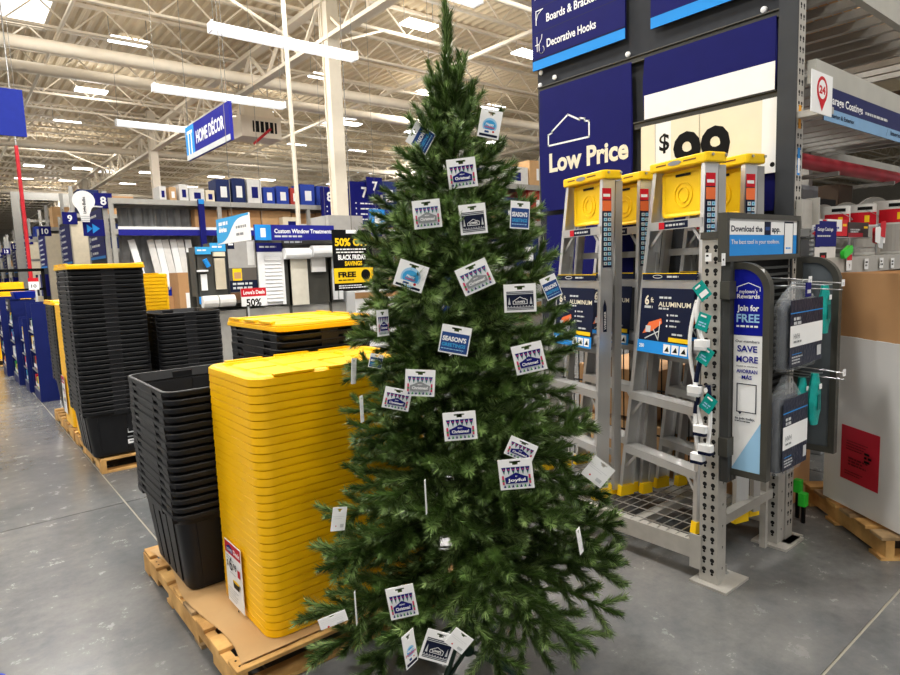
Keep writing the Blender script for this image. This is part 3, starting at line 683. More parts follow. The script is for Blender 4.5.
# tall grey goal frame
b0 = aty(14, 192, 31); b1 = aty(66, 197, 31)
t = empty('steel_portal', (b0.x, 31, 0), 0, 'tall grey steel portal frame at far left above the aisles', 'frame')
for x in (0, b1.x-b0.x): MB().box((x-.14, -.1, 0), (x+.14, .1, b0.z), rackm).build('post', t)
MB().box((0, -.08, b0.z-.3), (b1.x-b0.x, .08, b0.z), rackm).build('beam', t)
for k in range(3): MB().box((0, -.06, b0.z-1.2-.8*k), (b1.x-b0.x, .06, b0.z-1.1-.8*k), rackm).build('beam', t)

# blue aisle signs 8 and 7 seen past the column
def aisle_board(px, py, y, w_, h, num, label):
    p = aty(px, py, y); s = Sign('aisle_sign', label, 'sign', frame(Vector((p.x, y, p.z-h)), 'y'), w_, h, .08, navy)
    s.text(num, w_*(.35 if num == '7' else .18), h*.66, h*.32, white, bold=.03)
    for k in range(4): s.lines(w_*.3, h*(.5-.12*k), w_*.85, 1, .1, h*.03, white, k); s.disc(w_*.17, h*(.52-.12*k), h*.018, white, 8)
    r = s.done(); MB().box((w_*.45, -(p.z-h), -.07), (w_*.55, .1, -.085), rackm).build('mounting_post', r)
    return r
aisle_board(321, 187, 16.6, .95, 1.15, '8', 'navy aisle sign with white 8 left of the beige column')
aisle_board(349, 181, 16.2, 1.15, 1.3, '7', 'large navy aisle sign with white 7 right of the column')
s = Sign('aisle_flag', 'small navy flag with white 7 beside the larger sign', 'sign', frame(aty(367, 194, 16.0), 'y'), .55, .5, .02, navy); s.text('7', .2, .12, .36, white, bold=.03); r = s.done(); MB().box((.5, -3.69, -.06), (.56, .5, -.02), rackm).build('mounting_post', r)

# ================================================================== WINDOW TREATMENT DISPLAYS  (y = 10.5)
YD = 10.5
def dx(px): return aty(px, 260, YD).x
def dz(py, px=290): return aty(px, py, YD).z
t = empty('display_gondola', (dx(196), YD, 0), 0, 'low grey gondola base carrying the window treatment displays', 'shelving')
MB().box((0, .05, 0), (dx(400)-dx(196), .5, dz(306)), rackm).build('base', t); MB().box((0, .45, dz(306)), (dx(400)-dx(196), .49, dz(250)), dframe).build('back_panel', t)
for k in range(6):
    MB().box(((dx(400)-dx(196))*k/5-.02, .02, 0), ((dx(400)-dx(196))*k/5+.02, .06, dz(250)), dframe).build('upright', t)
def module(px0, px1, py0, py1, name, label, cat, back=dframe, dep=.35):
    x0, x1, z0, z1 = dx(px0), dx(px1), dz(py1, px0), dz(py0, px0)
    t = empty(name, (x0, YD, z0), 0, label, cat); w_, h = x1-x0, z1-z0
    MB().box((0, .02, 0), (w_, dep, h), back).build('frame', t); return t, w_, h
def hdr(t, w_, z, h, m, txt=None, tm=white):
    s = Sign('header', None, None, Matrix.Translation((0, -.02, z)) @ frame(Vector((0, 0, 0)), 'y'), w_, h, .04, m, parent=t)
    if txt: s.text(txt, .04, h*.3, h*.5, tm, width=w_*.8)
    else: s.lines(w_*.1, h*.45, w_*.8, 1, h*.3, h*.2, tm, 3)
    s.done()
t, w_, h = module(196, 211, 247, 297, 'blind_display', 'dark blind display with light blue header at the left end', 'display')
hdr(t, w_, h-.12, .12, azure); b = MB().box((.05, -.03, .1), (w_*.6, .0, h*.45), white).lathe([(.09, 0), (.09, .03)], white, 14, (w_*.35, -.02, h*.5)); b.build('sample_board', t)
MB().tube((w_*.5, -.05, h*.75), (w_*.75, -.05, h*.6), .04, sky, 8).build('cord_wand', t)
MB().box((.0, -.05, -.12), (w_, .0, -.0), sky).build('shelf_strip', t)
t, w_, h = module(211, 226, 243, 297, 'blind_display', 'cream horizontal slat blind display with light blue header', 'display')
hdr(t, w_, h-.14, .14, azure)
MB().box((.03, -.06, h-.22), (w_-.03, -.0, h-.15), BOXC[7]).build('head_rail', t)
for k in range(20): MB().box((.04, -.05, .12+k*(h-.38)/20), (w_-.04, -.015, .12+k*(h-.38)/20+.032), BOXC[7]).build('slat', t)
MB().box((.0, -.05, -.12), (w_, .0, -.0), sky).build('shelf_strip', t)
t, w_, h = module(226, 257, 239, 305, 'photo_display', 'tall photo display board with navy logo square and grey curtain picture', 'display', dgrey)
s = Sign('photo_panel', None, None, Matrix.Translation((.03, -.02, .02)) @ frame(Vector((0, 0, 0)), 'y'), w_-.06, h-.04, .03, mat('photo_dark', '5a544e', .5), parent=t)
W2, H2 = w_-.06, h-.04
s.rect(0, H2*.56, W2, H2, mat('photo_curtain', 'a5a39f', .6)); s.rect(W2*.70, H2*.6, W2*.95, H2*.98, mat('photo_light', 'd8d8d4')); s.rect(0, H2*.86, W2*.25, H2, navyd); s.lines(W2*.04, H2*.92, W2*.22, 1, .05, .03, white)
s.rect(W2*.12, H2*.36, W2*.45, H2*.55, yel); s.rect(W2*.17, H2*.39, W2*.42, H2*.49, card); s.rect(0, H2*.18, W2, H2*.36, navyd); s.lines(W2*.1, H2*.29, W2*.9, 2, .07, .035, ltgray, 7); s.rect(0, H2*.05, W2, H2*.17, mat('photo_brown', '6a4a32')); s.done()
t, w_, h = module(257, 283, 243, 306, 'shutter_display', 'white louvered shutter display under a navy header', 'display', white, .12)
hdr(t, w_, h-.15, .15, mat('header_blue', '2a2c7a', .4)); MB().box((0, -.03, 0), (.12, .02, h-.16), white).build('stile', t); MB().box((w_-.06, -.03, 0), (w_, .02, h-.16), white).build('stile', t); MB().box((.12, -.03, h-.24), (w_-.06, .02, h-.16), white).build('rail', t)
for k in range(12): MB().bar((.12, -.02, .05+k*(h-.3)/12+.04), (w_-.06, -.02, .05+k*(h-.3)/12+.04), .02, .075, white, up=(0, .5, 1)).build('louver', t)
t, w_, h = module(282, 309, 238, 306, 'shade_display', 'cream roller shade display with white roll and dark header', 'display')
hdr(t, w_, h-.16, .16, dframe, None, ltgray); MB().tube((0, -.1, h-.28), (w_-.03, -.1, h-.28), .1, white, 12).build('roller', t); MB().box((.14, -.04, .0), (w_-.06, -.02, h-.3), mat('shade_cloth', 'd8d3c4', .8, bump=.1)).build('shade', t)
t, w_, h = module(309, 342, 233, 304, 'window_display', 'display with white framed window and white roller under dark header', 'display')
hdr(t, w_, h-.2, .2, dframe, None, ltgray); MB().tube((0, -.12, h-.34), (w_-.05, -.12, h-.34), .11, white, 12).build('roller', t)
MB().box((.02, -.06, h*.45), (.3, -.01, h-.42), BOXC[0]).build('shade', t)
for a, c, d_, e in ((.45, .05, .53, h*.68), (w_-.12, .05, w_-.04, h*.68), (.45, h*.68, w_-.04, h*.75)): MB().box((a, -.05, c), (d_, .0, e), white).build('window_trim', t)
MB().box((.60, -.02, .1), (.64, .0, h*.6), ltgray).build('window_trim', t); MB().box((.53, -.015, .05), (w_-.12, -.005, h*.68), mat('window_glass', '8e9a94', .15)).build('pane', t)
# rolls below
for k, (a, b_) in enumerate(((197, 212), (213, 229))):
    tag(MB().tube((dx(a), YD-.1, dz(302, 200)), (dx(b_), YD-.1, dz(302, 200)), .10, BOXC[0], 12).build('shade_roll'), ['left white shade roll below the light blue shelf strip', 'right white shade roll below the light blue shelf strip'][k], 'roll')
s = Sign('sale_card', 'red and white sale card reading 50% below the photo display', 'sign', frame(Vector((dx(233), YD-.25, dz(306, 240))), 'y'), dx(258)-dx(233), .3, .01, white)
s.rect(0, .16, s.w, .3, red); s.text("Lowe's Deals", .04, .20, .09, white, width=s.w*.85, bold=.03); s.text('50%', .08, .0, .17, blk, bold=.03, width=s.w*.6); r = s.done(); MB().box((.1, -dz(306, 240), -.02), (.13, .05, -.011), ltgray).build('stand', r)
s = Sign('department_sign', 'navy sign reading Custom Window Treatments with light blue square', 'sign', frame(Vector((dx(250), 10.2, dz(241, 290))), 'y'), aty(330, 235, 10.2).x-aty(250, 235, 10.2).x, .26, .05, mat('sign_blue', '2b2c86'))
s.rect(0, 0, s.w*.19, .26, sky); s.rect(s.w*.065, .05, s.w*.125, .2, white); s.text('Custom Window Treatments', s.w*.23, .12, .1, white, width=s.w*.74, bold=.03); s.lines(s.w*.23, .05, s.w*.6, 1, .05, .03, ltgray); r = s.done()
for xx in (.15, s.w-.15): MB().tube((xx, .26, -.025), (xx, 5.1, -.025), .003, cablem, 5).build('cable', r)
s = Sign('department_sign', 'second navy window sign with light blue square near the tree', 'sign', frame(Vector((dx(358), 10.0, dz(229, 370))), 'y'), 1.7, .33, .05, mat('sign_blue', '2b2c86'))
s.rect(0, 0, .34, .33, sky); s.rect(.11, .06, .23, .27, white); s.text('Custom', .45, .14, .13, white, bold=.03); r = s.done()
for xx in (.15, s.w-.15): MB().tube((xx, .33, -.025), (xx, 5.1, -.025), .003, cablem, 5).build('cable', r)
tag(MB().box((dx(328), 10.4, dz(230, 345)), (dx(362), 11.10, dz(216, 345)), mat('valance_grey', 'a9a6a0', .5)).build('valance_box'), 'plain beige-grey valance box at the foot of the column', 'box')
# black sale banner
p, r2 = aty(335, 291, 9.7), aty(371, 230, 9.7)
s = Sign('sale_sign', 'hanging black sign reading 50% OFF, BLACK FRIDAY SAVINGS, FREE', 'sign', frame(p, 'y', 0), r2.x-p.x, r2.z-p.z, .01, blk)
W, Hh = s.w, s.h
s.rect(W*.35, Hh*.94, W*.65, Hh, white); s.rect(0, Hh*.12, W, Hh*.37, yel)
s.text('50% OFF', W*.06, Hh*.74, Hh*.17, yel, width=W*.86, bold=.04); s.lines(W*.08, Hh*.67, W*.9, 2, Hh*.05, Hh*.02, white, 3)
s.text('BLACK FRIDAY', W*.12, Hh*.51, Hh*.11, white, width=W*.72, bold=.04); s.text('SAVINGS', W*.28, Hh*.41, Hh*.1, yel, width=W*.44, bold=.04)
s.text('FREE', W*.1, Hh*.22, Hh*.12, blk, width=W*.45, bold=.05); s.lines(W*.1, Hh*.16, W*.6, 1, .05, Hh*.02, blk, 5); s.disc(W*.8, Hh*.25, W*.12, blk); s.lines(W*.1, Hh*.07, W*.9, 2, Hh*.035, Hh*.015, white, 6)
r = s.done(); MB().tube((W*.5, Hh, -.005), (W*.5, Hh+4.6, -.005), .008, cablem, 5).build('cable', r)
tag(MB().box((dx(345), YD-.3, .0), (dx(388), YD+.3, dz(291, 360)), white).box((dx(345), YD-.31, dz(291, 360)-.13), (dx(388), YD-.3, dz(291, 360)-.02), card).build('cutting_counter'), 'white counter below the black sale sign', 'counter')
# swoosh sign hanging
PX = 3.3; p = atx(216, 221, PX); r2 = atx(250, 240, PX)
Wd = p.y-r2.y; s = Sign('swoosh_sign', 'hanging white sign with light blue wave above the blind displays', 'sign', frame(Vector((PX, p.y, r2.z)), 'x'), Wd, atx(249, 212, PX).z-r2.z, .02, white)
Hh = s.h; s.poly([(0, Hh), (0, .02)]+[(Wd*k/12, Hh*(.02+.9/(1+math.exp(-(k-5.5)*.9)))) for k in range(13)]+[(Wd, Hh)], azure)
s.lines(Wd*.08, Hh*.72, Wd*.4, 2, .1, .05, white, 3); s.text('Blinds', Wd*.10, Hh*.5, .09, white); s.lines(Wd*.62, Hh*.5, Wd*.95, 2, .1, .035, grayp, 4); r = s.done()
MB().tube((Wd*.5, Hh, -.01), (Wd*.5, Hh+4.4, -.01), .004, cablem, 5).build('cable', r)
p = aty(201, 200, 16.82); tag(MB().box((p.x-.07, 16.82, 2.0), (p.x+.07, 16.91, p.z+.02), navy).box((p.x-.07, 16.81, p.z-.1), (p.x+.07, 16.82, p.z+.02), sky).build('vertical_sign'), 'narrow vertical navy sign left of the swoosh sign', 'sign')
# heather: cartons seen through, behind displays and tree
for i in range(9):
    carton(8.2+i*1.1, 13.2, 0, 1.0, .8, 1.2+.5*((i*37) % 5)/5, BOXC[(i*5+2) % 8], 'large stocked carton on the floor behind the window displays, %s from left' % (ORD[i] if i else 'first'), 'cartons behind the window displays')
rack('pallet_rack', 9.6, 11.2, 3, 2.7, 1.1, (1.3, 2.5, 3.4), 'grey pallet rack beyond the tree, right of the window displays', 4.2)
q = random.Random(9); i = 0
for z in (1.34, 2.54, 3.44):
    x = 9.7
    while x < 16.6:
        wx = .6+.5*q.random(); carton(x, 11.25, z, wx, .9, .4+.45*q.random(), q.choice(BOXC), 'box on the %s shelf of the rack beyond the tree, %s from left' % ({1.34: 'lower', 2.54: 'middle', 3.44: 'upper'}[z], ORD[i] if i else 'first'), 'boxes on the rack beyond the tree'); x += wx+.06; i += 1
    i = 0

# ================================================================== END OF AISLE 24 : panel, posts, signs
def slots(b, x0, y0, z0, z1, axis, r=.0105, step=.05, m=hole):
    """keyhole slots: raised dark pieces standing in for the shaded holes of a face; axis 'x' face looks to -X, 'y' to -Y"""
    z = z0
    while z < z1:
        for (rr, dz_) in ((r, 0), (r*.6, -r*1.5)):
            pts = [(rr*math.cos(2*math.pi*k/8), dz_+rr*math.sin(2*math.pi*k/8)) for k in range(8)]
            if axis == 'x': b.loops([[(x0-.0006, y0-a, z+c) for a, c in pts], [(x0+.002, y0-a, z+c) for a, c in pts]][::-1], m)
            else: b.loops([[(x0+a, y0-.0006, z+c) for a, c in pts], [(x0+a, y0+.002, z+c) for a, c in pts]][::-1], m)
        z += step
def rack_post(x, y, h, label, cap=True, wx=.075, wy=.085, plate=True):
    t = empty('rack_post', (x, y, 0), 0, label, 'post')
    b = MB(); b.box((0, 0, 0), (.006, wy, h), galv).box((.006, 0, 0), (wx, .006, h), galv).box((.006, wy-.006, 0), (wx, wy, h), galv)
    b.build('channel', t)
    s = MB(); slots(s, 0, .024, .07, h-.03, 'x'); slots(s, 0, .062, .07, h-.03, 'x'); s.build('slots', t, kind='stuff')
    s = MB(); slots(s, wx*.6, 0, .08, h-.03, 'y', r=.004, step=.1); s.build('bolt_holes', t, kind='stuff')
    if cap: MB().box((-.006, -.006, h), (wx+.006, wy+.006, h+.03), dframe).build('cap', t)
    if plate:
        MB().box((-.035, -.06, 0), (wx+.10, wy+.03, .012), galv).build('base_plate', t); MB().tube((wx+.06, .03, .012), (wx+.06, .03, .055), .008, steel, 8).lathe([(.014, .012), (.014, .022)], steel, 6, (wx+.06, .03, 0)).build('anchor_bolt', t)
    return t
PX0, PY0 = 2.560, 1.325
rack_post(PX0, PY0, 1.555, 'short galvanised rack post with dark cap in front of the ladders')
rack_post(PX0, 3.02, 1.555, 'short galvanised rack post hidden behind the christmas tree')
rack_post(3.165, PY0, 1.46, 'short rack post at the back of the ladder bay beside the hanging bags', cap=False)
# tall main uprights
def tall_post(x, y, h, label):
    t = empty('rack_upright', (x, y, 0), 0, label, 'post')
    MB().box((0, 0, 0), (.08, .006, h), galv).box((0, .006, 0), (.006, .075, h), galv).box((.074, .006, 0), (.08, .075, h), galv).build('channel', t)
    s = MB(); slots(s, .026, 0, .1, h, 'y', r=.009); slots(s, .058, 0, .1, h, 'y', r=.009); s.build('slots', t, kind='stuff')
    MB().box((-.04, -.04, 0), (.12, .12, .012), galv).build('base_plate', t); return t
tall_post(3.25, 1.32, 5.2, 'tall galvanised rack upright at the right edge of the charcoal panel')
tall_post(5.95, 1.285, 5.2, 'next tall rack upright of the paint aisle, right of the picture')
MB_ = MB().box((3.30, 1.41, .95), (3.33, 3.02, 5.2), dgrey); t = empty('end_panel', (0, 0, 0), 0, 'tall charcoal end panel that carries the navy price signs', 'panel'); MB_.build('panel', t)
MB().box((3.285, 1.40, .95), (3.30, 1.42, 5.2), mat('panel_edge', '3f4144', .5)).build('edge_strip', t)
MB().box((3.236, 1.318, 1.3), (3.249, 1.405, 5.2), mat('panel_edge', '3f4144', .5)).build('corner_trim', t)
for (y, z) in ((1.50, 2.685), (2.29, 2.69), (2.86, 2.70), (2.99, 2.68), (2.98, 2.76), (1.385, 2.70), (2.93, 1.02), (1.53, 1.78)):
    MB().lathe([(.017, 0), (.015, .008), (.003, .012)], white, 10).build('rivet', t); o = S.collection.objects[-1] if False else t.children[-1]; o.rotation_euler = (0, R(-90), 0); o.location = (3.29, y, z)
def rail_bar(z, y0, y1, h, lab):
    t = empty('sign_rail', (3.27, y0, z), 0, lab, 'rail')
    MB().box((0, 0, 0), (.03, y1-y0, h), dframe).box((-.012, 0, h-.006), (0, y1-y0, h), dframe).build('channel', t); return t
rail_bar(2.625, 1.395, 2.99, .035, 'long dark sign rail across the charcoal panel above the price signs')
bn = mat('banner_navy', '12145c', .6, var=.05)
XS = 3.262
# directory sign
s = Sign('directory_sign', 'navy directory sign listing Boards & Brackets and Decorative Hooks', 'sign', frame(Vector((XS, 3.03, 2.775)), 'x'), .74, .62, .012, bn)
s.rect(0, 0, .74, .06, sky); s.rect(0, .066, .74, .070, blk)
for k in range(3): s.rect(0, .235+.155*k, .74, .238+.155*k, mat('sign_line', '0c0e38', .5))
s.text('Decorative Hooks', .13, .125, .072, white, width=.40, bold=.02); s.text('Boards & Brackets', .13, .285, .072, white, width=.43, bold=.02); s.text('Decorative Shelves', .13, .445, .072, white, width=.43, bold=.02)
s.line([(.045, .21), (.045, .12)], .006, white); s.line([(.03, .16), (.06, .16)], .006, white)
s.line([(.085+.022*math.cos(a), .12+.022*math.sin(a)) for a in (R(180+18*k) for k in range(14))], .006, white); s.line([(.063, .12), (.063, .16), (.085, .19), (.09, .215)], .006, white)
s.line([(.04, .29), (.04, .375), (.10, .375)], .007, white); s.line([(.04, .31), (.055, .35), (.09, .372)], .005, white)
s.line([(.035, .45), (.035, .53), (.075, .53), (.075, .50), (.035, .46)], .006, white); s.line([(.08, .54), (.10, .56), (.12, .54)], .006, white)
s.done()
s = Sign('directory_sign', 'second navy directory sign with light blue foot, cut off at the top', 'sign', frame(Vector((XS, 2.12, 2.775)), 'x'), .72, .62, .012, bn)
s.rect(0, 0, .72, .06, sky)
for k in range(3): s.rect(0, .235+.155*k, .72, .238+.155*k, mat('sign_line', '0c0e38'))
s.done()
# low price banner (curls slightly)
def banner(name, label, y0, y1, z0, z1, m, x=XS, curl=.02):
    b = MB(); n = 10; vs = []
    for i in range(n+1):
        u = i/n; z = z1+(z0-z1)*u; xo = curl*math.sin(u*2.4)*u
        for (yy, e) in ((y1, 1), (y0, 0)): vs += [(x-xo-.002, yy+.012*math.sin(u*3.1)*(1 if e else -.6), z)]
    fs = [(2*i, 2*i+1, 2*i+3, 2*i+2) for i in range(n)]
    b.add([(a-.002, c, d_) for a, c, d_ in vs], [f[::-1] for f in fs], m); b.add([(a+.001, c, d_) for a, c, d_ in vs], fs, m)
    t = empty(name, (0, 0, 0), 0, label, 'banner'); b.build('sheet', t, smooth=True); return t
t = banner('price_banner', 'large navy banner with white house outline reading Low Price', 2.245, 2.965, 1.83, 2.628, bn, curl=.0)
s = Sign('banner_print', None, None, frame(Vector((XS-.007, 2.965, 1.83)), 'x'), .72, .80, .002, bn, parent=t)
logo(s, .07, .43, .34, white, .011); s.text('Low Price', .075, .258, .165, cream, width=.625, bold=.035); s.done()
banner('lower_banner', 'strip of plain navy banner below the low price banner', 2.25, 2.93, 1.36, 1.80, bn, x=XS+.01, curl=0)
ZR = atx(700, 114, XS).z; ZB = atx(770, 173, XS).z; ZW = atx(716, 77, XS).z; yy_ = lambda px: atx(px, 120, XS).y
rail_bar(ZR-.005, 1.42, 2.235, .04, 'dark card rail under the white strip right of the low price banner')
t = banner('price_sheet', 'navy and white price sheet hanging right of the low price banner', 1.425, yy_(645), ZR+.036, 2.628, bn, curl=.0)
s = Sign('sheet_print', None, None, frame(Vector((XS-.007, yy_(645), ZR+.036)), 'x'), yy_(645)-1.425, 2.628-ZR-.036, .002, bn, parent=t); s.rect(0, 0, s.w, ZW-ZR-.036, white); s.done()
for i, (pa_, pb_, m, tx, lab) in enumerate(((641, 655, cream, '', 'blank cream price card left of the dollar sign'), (655, 671, white, '$', 'white price card with dollar sign'), (671, 699, cream, '9', 'cream price card with first large black 9'), (699, 762, cream, '9', 'cream price card with second large black 9, beside white card'), (762, 781, white, '.', 'white price card at the right end of the price row'))):
    y1, wd = yy_(pa_), yy_(pa_)-yy_(pb_); hc = ZR-ZB
    s = Sign('price_card', lab, 'sign', frame(Vector((XS+.004*(i % 2), y1, ZB)), 'x'), wd, hc, .002, m)
    if tx == '$': s.text('$', wd*.25, hc-.155, .13, blk, bold=.02)
    elif tx == '9': s.text('9', y1-yy_(687 if i == 2 else 715), hc-.335, .36, blk, al='c', width=.165, bold=.03)
    elif tx == '.': s.disc(wd*.6, .04, .012, blk)
    s.done()
banner('lower_banner', 'plain navy banner strip below the price cards at right', 1.43, 2.0, 1.70, 1.90, bn, x=XS+.02, curl=0)

# ladder bay: beams, deck, cross bars
t = empty('ladder_bay', (0, 0, 0), 0, 'low galvanised rack bay with wire deck on which the ladders stand', 'rack')
MB().box((PX0+.0, PY0+.085, .10), (PX0+.045, 3.02, .185), galv).box((PX0-.006, PY0+.075, .06), (PX0, PY0+.13, .22), galv).build('front_beam', t)
MB().box((3.18, PY0+.085, .10), (3.225, 3.02, .185), galv).build('back_beam', t)
b = MB()
y = PY0+.11
while y < 3.0: b.tube((PX0+.01, y, .186), (3.22, y, .186), .0028, steel, 5); y += .05
x = PX0+.05
while x < 3.2: b.tube((x, PY0+.09, .190), (x, 3.02, .190), .0028, steel, 5); x += .10
b.build('wire_deck', t, kind='stuff')
for y in (1.75, 2.15, 2.6): MB().box((PX0+.03, y, .14), (3.19, y+.04, .178), galv).build('deck_support', t)
MB().bar((PX0+.075, PY0+.045, .275), (3.165, PY0+.045, .275), .04, .045, galv).build('cross_bar', t); MB().bar((PX0+.075, PY0+.045, 1.5), (3.165, PY0+.045, 1.5), .04, .045, galv).build('cross_bar', t)
MB().box((3.10, PY0+.03, 0), (3.125, PY0+.06, .5), galv).build('strut', t)
# behind: black wire cage with cartons (lower part of main rack)
t = empty('wire_cage', (0, 0, 0), 0, 'black wire cage panel low behind the ladders', 'panel')
b = MB(); y = 1.40
while y < 3.02: b.tube((3.31, y, .12), (3.31, y, .95), .004, blk, 5); y += .045
for z in (.12, .4, .68, .95): b.tube((3.31, 1.38, z), (3.31, 3.02, z), .006, blk, 5)
b.build('wire_grid', t, kind='stuff')
for i, (y, wy, z, h, m) in enumerate(((1.5, .5, .0, .38, card), (2.1, .7, 0, .42, BOXC[3]), (1.5, .6, .40, .30, BOXC[5]), (2.2, .6, .45, .32, card))):
    carton(3.42, y, z, .6, wy, h, m, ['low brown carton behind the cage, right one', 'low tan carton behind the cage, left one', 'grey box standing on the right brown carton', 'brown carton stacked on the tan carton'][i], 'cartons behind the black cage', tape=False)

# ------------------------------------------------------------------ step ladders
LH_ = 1.775
def ladder_parts(t, card_=True):
    fx = lambda z: .15*z/LH_; hw = lambda z: .285-.115*z/LH_
    for s in (-1, 1):
        b = MB(); p0 = lambda z, dx_, dy: (fx(z)+dx_, s*(hw(z)+dy), z)
        def rail(z0, z1, X, ww, thick, m):
            b.hexa([(X(z0), s*hw(z0), z0), (X(z0)+ww, s*hw(z0), z0), (X(z0)+ww, s*(hw(z0)+thick), z0), (X(z0), s*(hw(z0)+thick), z0)], [(X(z1), s*hw(z1), z1), (X(z1)+ww, s*hw(z1), z1), (X(z1)+ww, s*(hw(z1)+thick), z1), (X(z1), s*(hw(z1)+thick), z1)], m)
        rail(.03, LH_-.03, fx, .080, .003, alu)
        b2 = b
        for off in (0, .077):   # flanges turned outwards
            z0, z1 = .03, LH_-.03
            b.hexa([(fx(z0)+off, s*(hw(z0)-.022), z0), (fx(z0)+off+.003, s*(hw(z0)-.022), z0), (fx(z0)+off+.003, s*hw(z0), z0), (fx(z0)+off, s*hw(z0), z0)], [(fx(z1)+off, s*(hw(z1)-.022), z1), (fx(z1)+off+.003, s*(hw(z1)-.022), z1), (fx(z1)+off+.003, s*hw(z1), z1), (fx(z1)+off, s*hw(z1), z1)], alu)
        b.build('front_rail', t)
        if True:
            Ms = frame(Vector((fx(1.25)+.012, s*(hw(1.25)+.003)-(.001 if s < 0 else -.001), 1.25)), 'y') if s < 0 else None
            if Ms:
                sg = Sign('rail_sticker', None, None, Ms, .058, .42, .0005, navyd, parent=t)
                sg.rect(.0, .36, .058, .42, red); sg.rect(.0, .30, .058, .355, mat('sticker_orange', 'e8703a', .5)); sg.rect(.006, .375, .05, .39, white)
                for k in range(11):
                    for c in range(2): sg.rect(.005+.026*c, .012+.026*k, .027+.026*c, .030+.026*k, [ltgray, pale][(k+c) % 2]); sg.disc(.016+.026*c, .021+.026*k, .005, teal, 6)
                sg.board.rotation_euler = (0, 0, 0); sg.root.rotation_euler = sg.root.rotation_euler
                r = sg.done(); 
                Ms2 = frame(Vector((fx(.93)+.022, s*(hw(.93)+.003)-.001, .86)), 'y'); sg = Sign('logo_sticker', None, None, Ms2, .024, .22, .0005, alu, parent=t)
                sg.poly([(.012, 0), (.024, .04), (.024, .18), (.012, .22), (0, .18), (0, .04)], navyd); sg.text('WERNER', .019, .055, .018, white, width=.10, rot=R(90)); sg.done()
        bx = lambda z: .125+.115*z/LH_
        b = MB(); z0, z1 = .03, LH_-.06; h0 = lambda z: hw(z)-.03
        b.hexa([(bx(z0), s*h0(z0), z0), (bx(z0)+.045, s*h0(z0), z0), (bx(z0)+.045, s*(h0(z0)+.024), z0), (bx(z0), s*(h0(z0)+.024), z0)], [(bx(z1)-.0, s*h0(z1), z1), (bx(z1)+.045, s*h0(z1), z1), (bx(z1)+.045, s*(h0(z1)+.024), z1), (bx(z1), s*(h0(z1)+.024), z1)], alud)
        b.build('rear_rail', t)
        for (X, hh) in ((0, hw(.02)), (.125, hw(.02)-.03)):
            MB().hexa([(X-.008, s*(hh-.028), 0), (X+.08-.02*(X > 0), s*(hh-.028), 0), (X+.08-.02*(X > 0), s*(hh+.008), 0), (X-.008, s*(hh+.008), 0)], [(X+.0, s*(hh-.026), .055), (X+.082-.02*(X > 0), s*(hh-.026), .055), (X+.082-.02*(X > 0), s*(hh+.006), .055), (X+.0, s*(hh+.006), .055)], ylad).build('foot', t)
    for k, z in enumerate((.29, .585, .88, 1.175, 1.47)):
        w2 = hw(z)-.003; b = MB()
        b.box((fx(z)-.004, -w2, z-.004), (fx(z)+.078, w2, z), alu).box((fx(z)-.006, -w2, z-.042), (fx(z)-.002, w2, z), alu).box((fx(z)+.074, -w2, z-.03), (fx(z)+.078, w2, z), alu)
        for g in range(7): b.box((fx(z)+.002+.010*g, -w2, z), (fx(z)+.006+.010*g, w2, z+.0015), alu)
        st = b.build('step', t)
        for s in (-1, 1):
            if k in (0, 1, 4): MB().bar((fx(z)+.02, s*(w2-.11), z-.01), (fx(z-.12)+.02, s*(hw(z-.12)-.01), z-.13), .016, .006, alu, up=(1, 0, 0)).build('brace', t)
        if k == 4:
            sg = Sign('step_label', None, None, frame(Vector((fx(z)-.0065, w2*.55, z-.038)), 'x'), .2, .034, .0004, navyd, parent=t); sg.rect(0, 0, .04, .034, red); sg.lines(.05, .012, .19, 1, .01, .01, ltgray, 4); sg.done()
    for z in (.2, .75, 1.3): MB().box((bx(z)+.034, -(hw(z)-.03), z), (bx(z)+.044, hw(z)-.03, z+.035), alud).build('rear_spreader', t)
    for s in (-1, 1): MB().bar((fx(1.2)+.07, s*(hw(1.2)-.03), 1.32), (bx(1.05), s*(hw(1.0)-.03), 1.05), .004, .02, alud, up=(0, 1, 0)).build('hinge_bar', t)
    # top cap
    z = LH_-.06; w2 = .20
    b = MB(); b.loops([[(x, y, zz) for x, y, _ in rrect(fx(z)-.012-o, -w2-o, fx(z)+.115+o, w2+o, .02, 0, 3)] for zz, o in ((z+.008, -.003), (z+.014, 0), (z+.048, 0), (z+.053, -.004))], ylad)
    cap = b.build('top_cap', t)
    b = MB()
    for (y0, y1) in ((-.13, -.05), (.07, .14)): b.box((fx(z)-.0135, y0, z+.030), (fx(z)-.012, y1, z+.036), mat('cap_slot', '6a3a10', .6))
    b.build('slot', cap); MB().loops([[(fx(z)-.0125-e, .01+.045*math.cos(2*math.pi*k/14), z+.032+.011*math.sin(2*math.pi*k/14)) for k in range(14)] for e in (0, .002)][::-1], grayp).build('badge', cap)
    for (x, y) in ((.02, -w2-.001), (.10, -w2-.001)): MB().tube((fx(z)+x, y, z+.04), (fx(z)+x, y-.005, z+.04), .007, steel, 8).build('rivet', cap)
    # paint tray folded under the cap
    M = Matrix(((0, 0, -1), (-1, 0, 0), (0, 1, 0))).to_4x4()
    b = MB(); zt0 = 1.49; X = fx(1.6)+.045
    b.loops([[(X-dz_, -y, z_) for y, z_, _ in rrect(-.145+o, zt0+o, .145-o, zt0+.225-o, .02, 0, 3)] for dz_, o in ((-.02, 0), (.004, 0), (.006, .006), (.0, .018), (.0, .03))], ylad)
    tr = b.build('paint_tray', t)
    def ring(r0, r1, x0): return MB().loops([[(X-x0-e, r*math.cos(2*math.pi*k/20), zt0+.105+r*math.sin(2*math.pi*k/20)) for k in range(20)] for r, e in ((r0, 0), (r0, .004), (r1, .004), (r1, 0))], ylad, False, False)
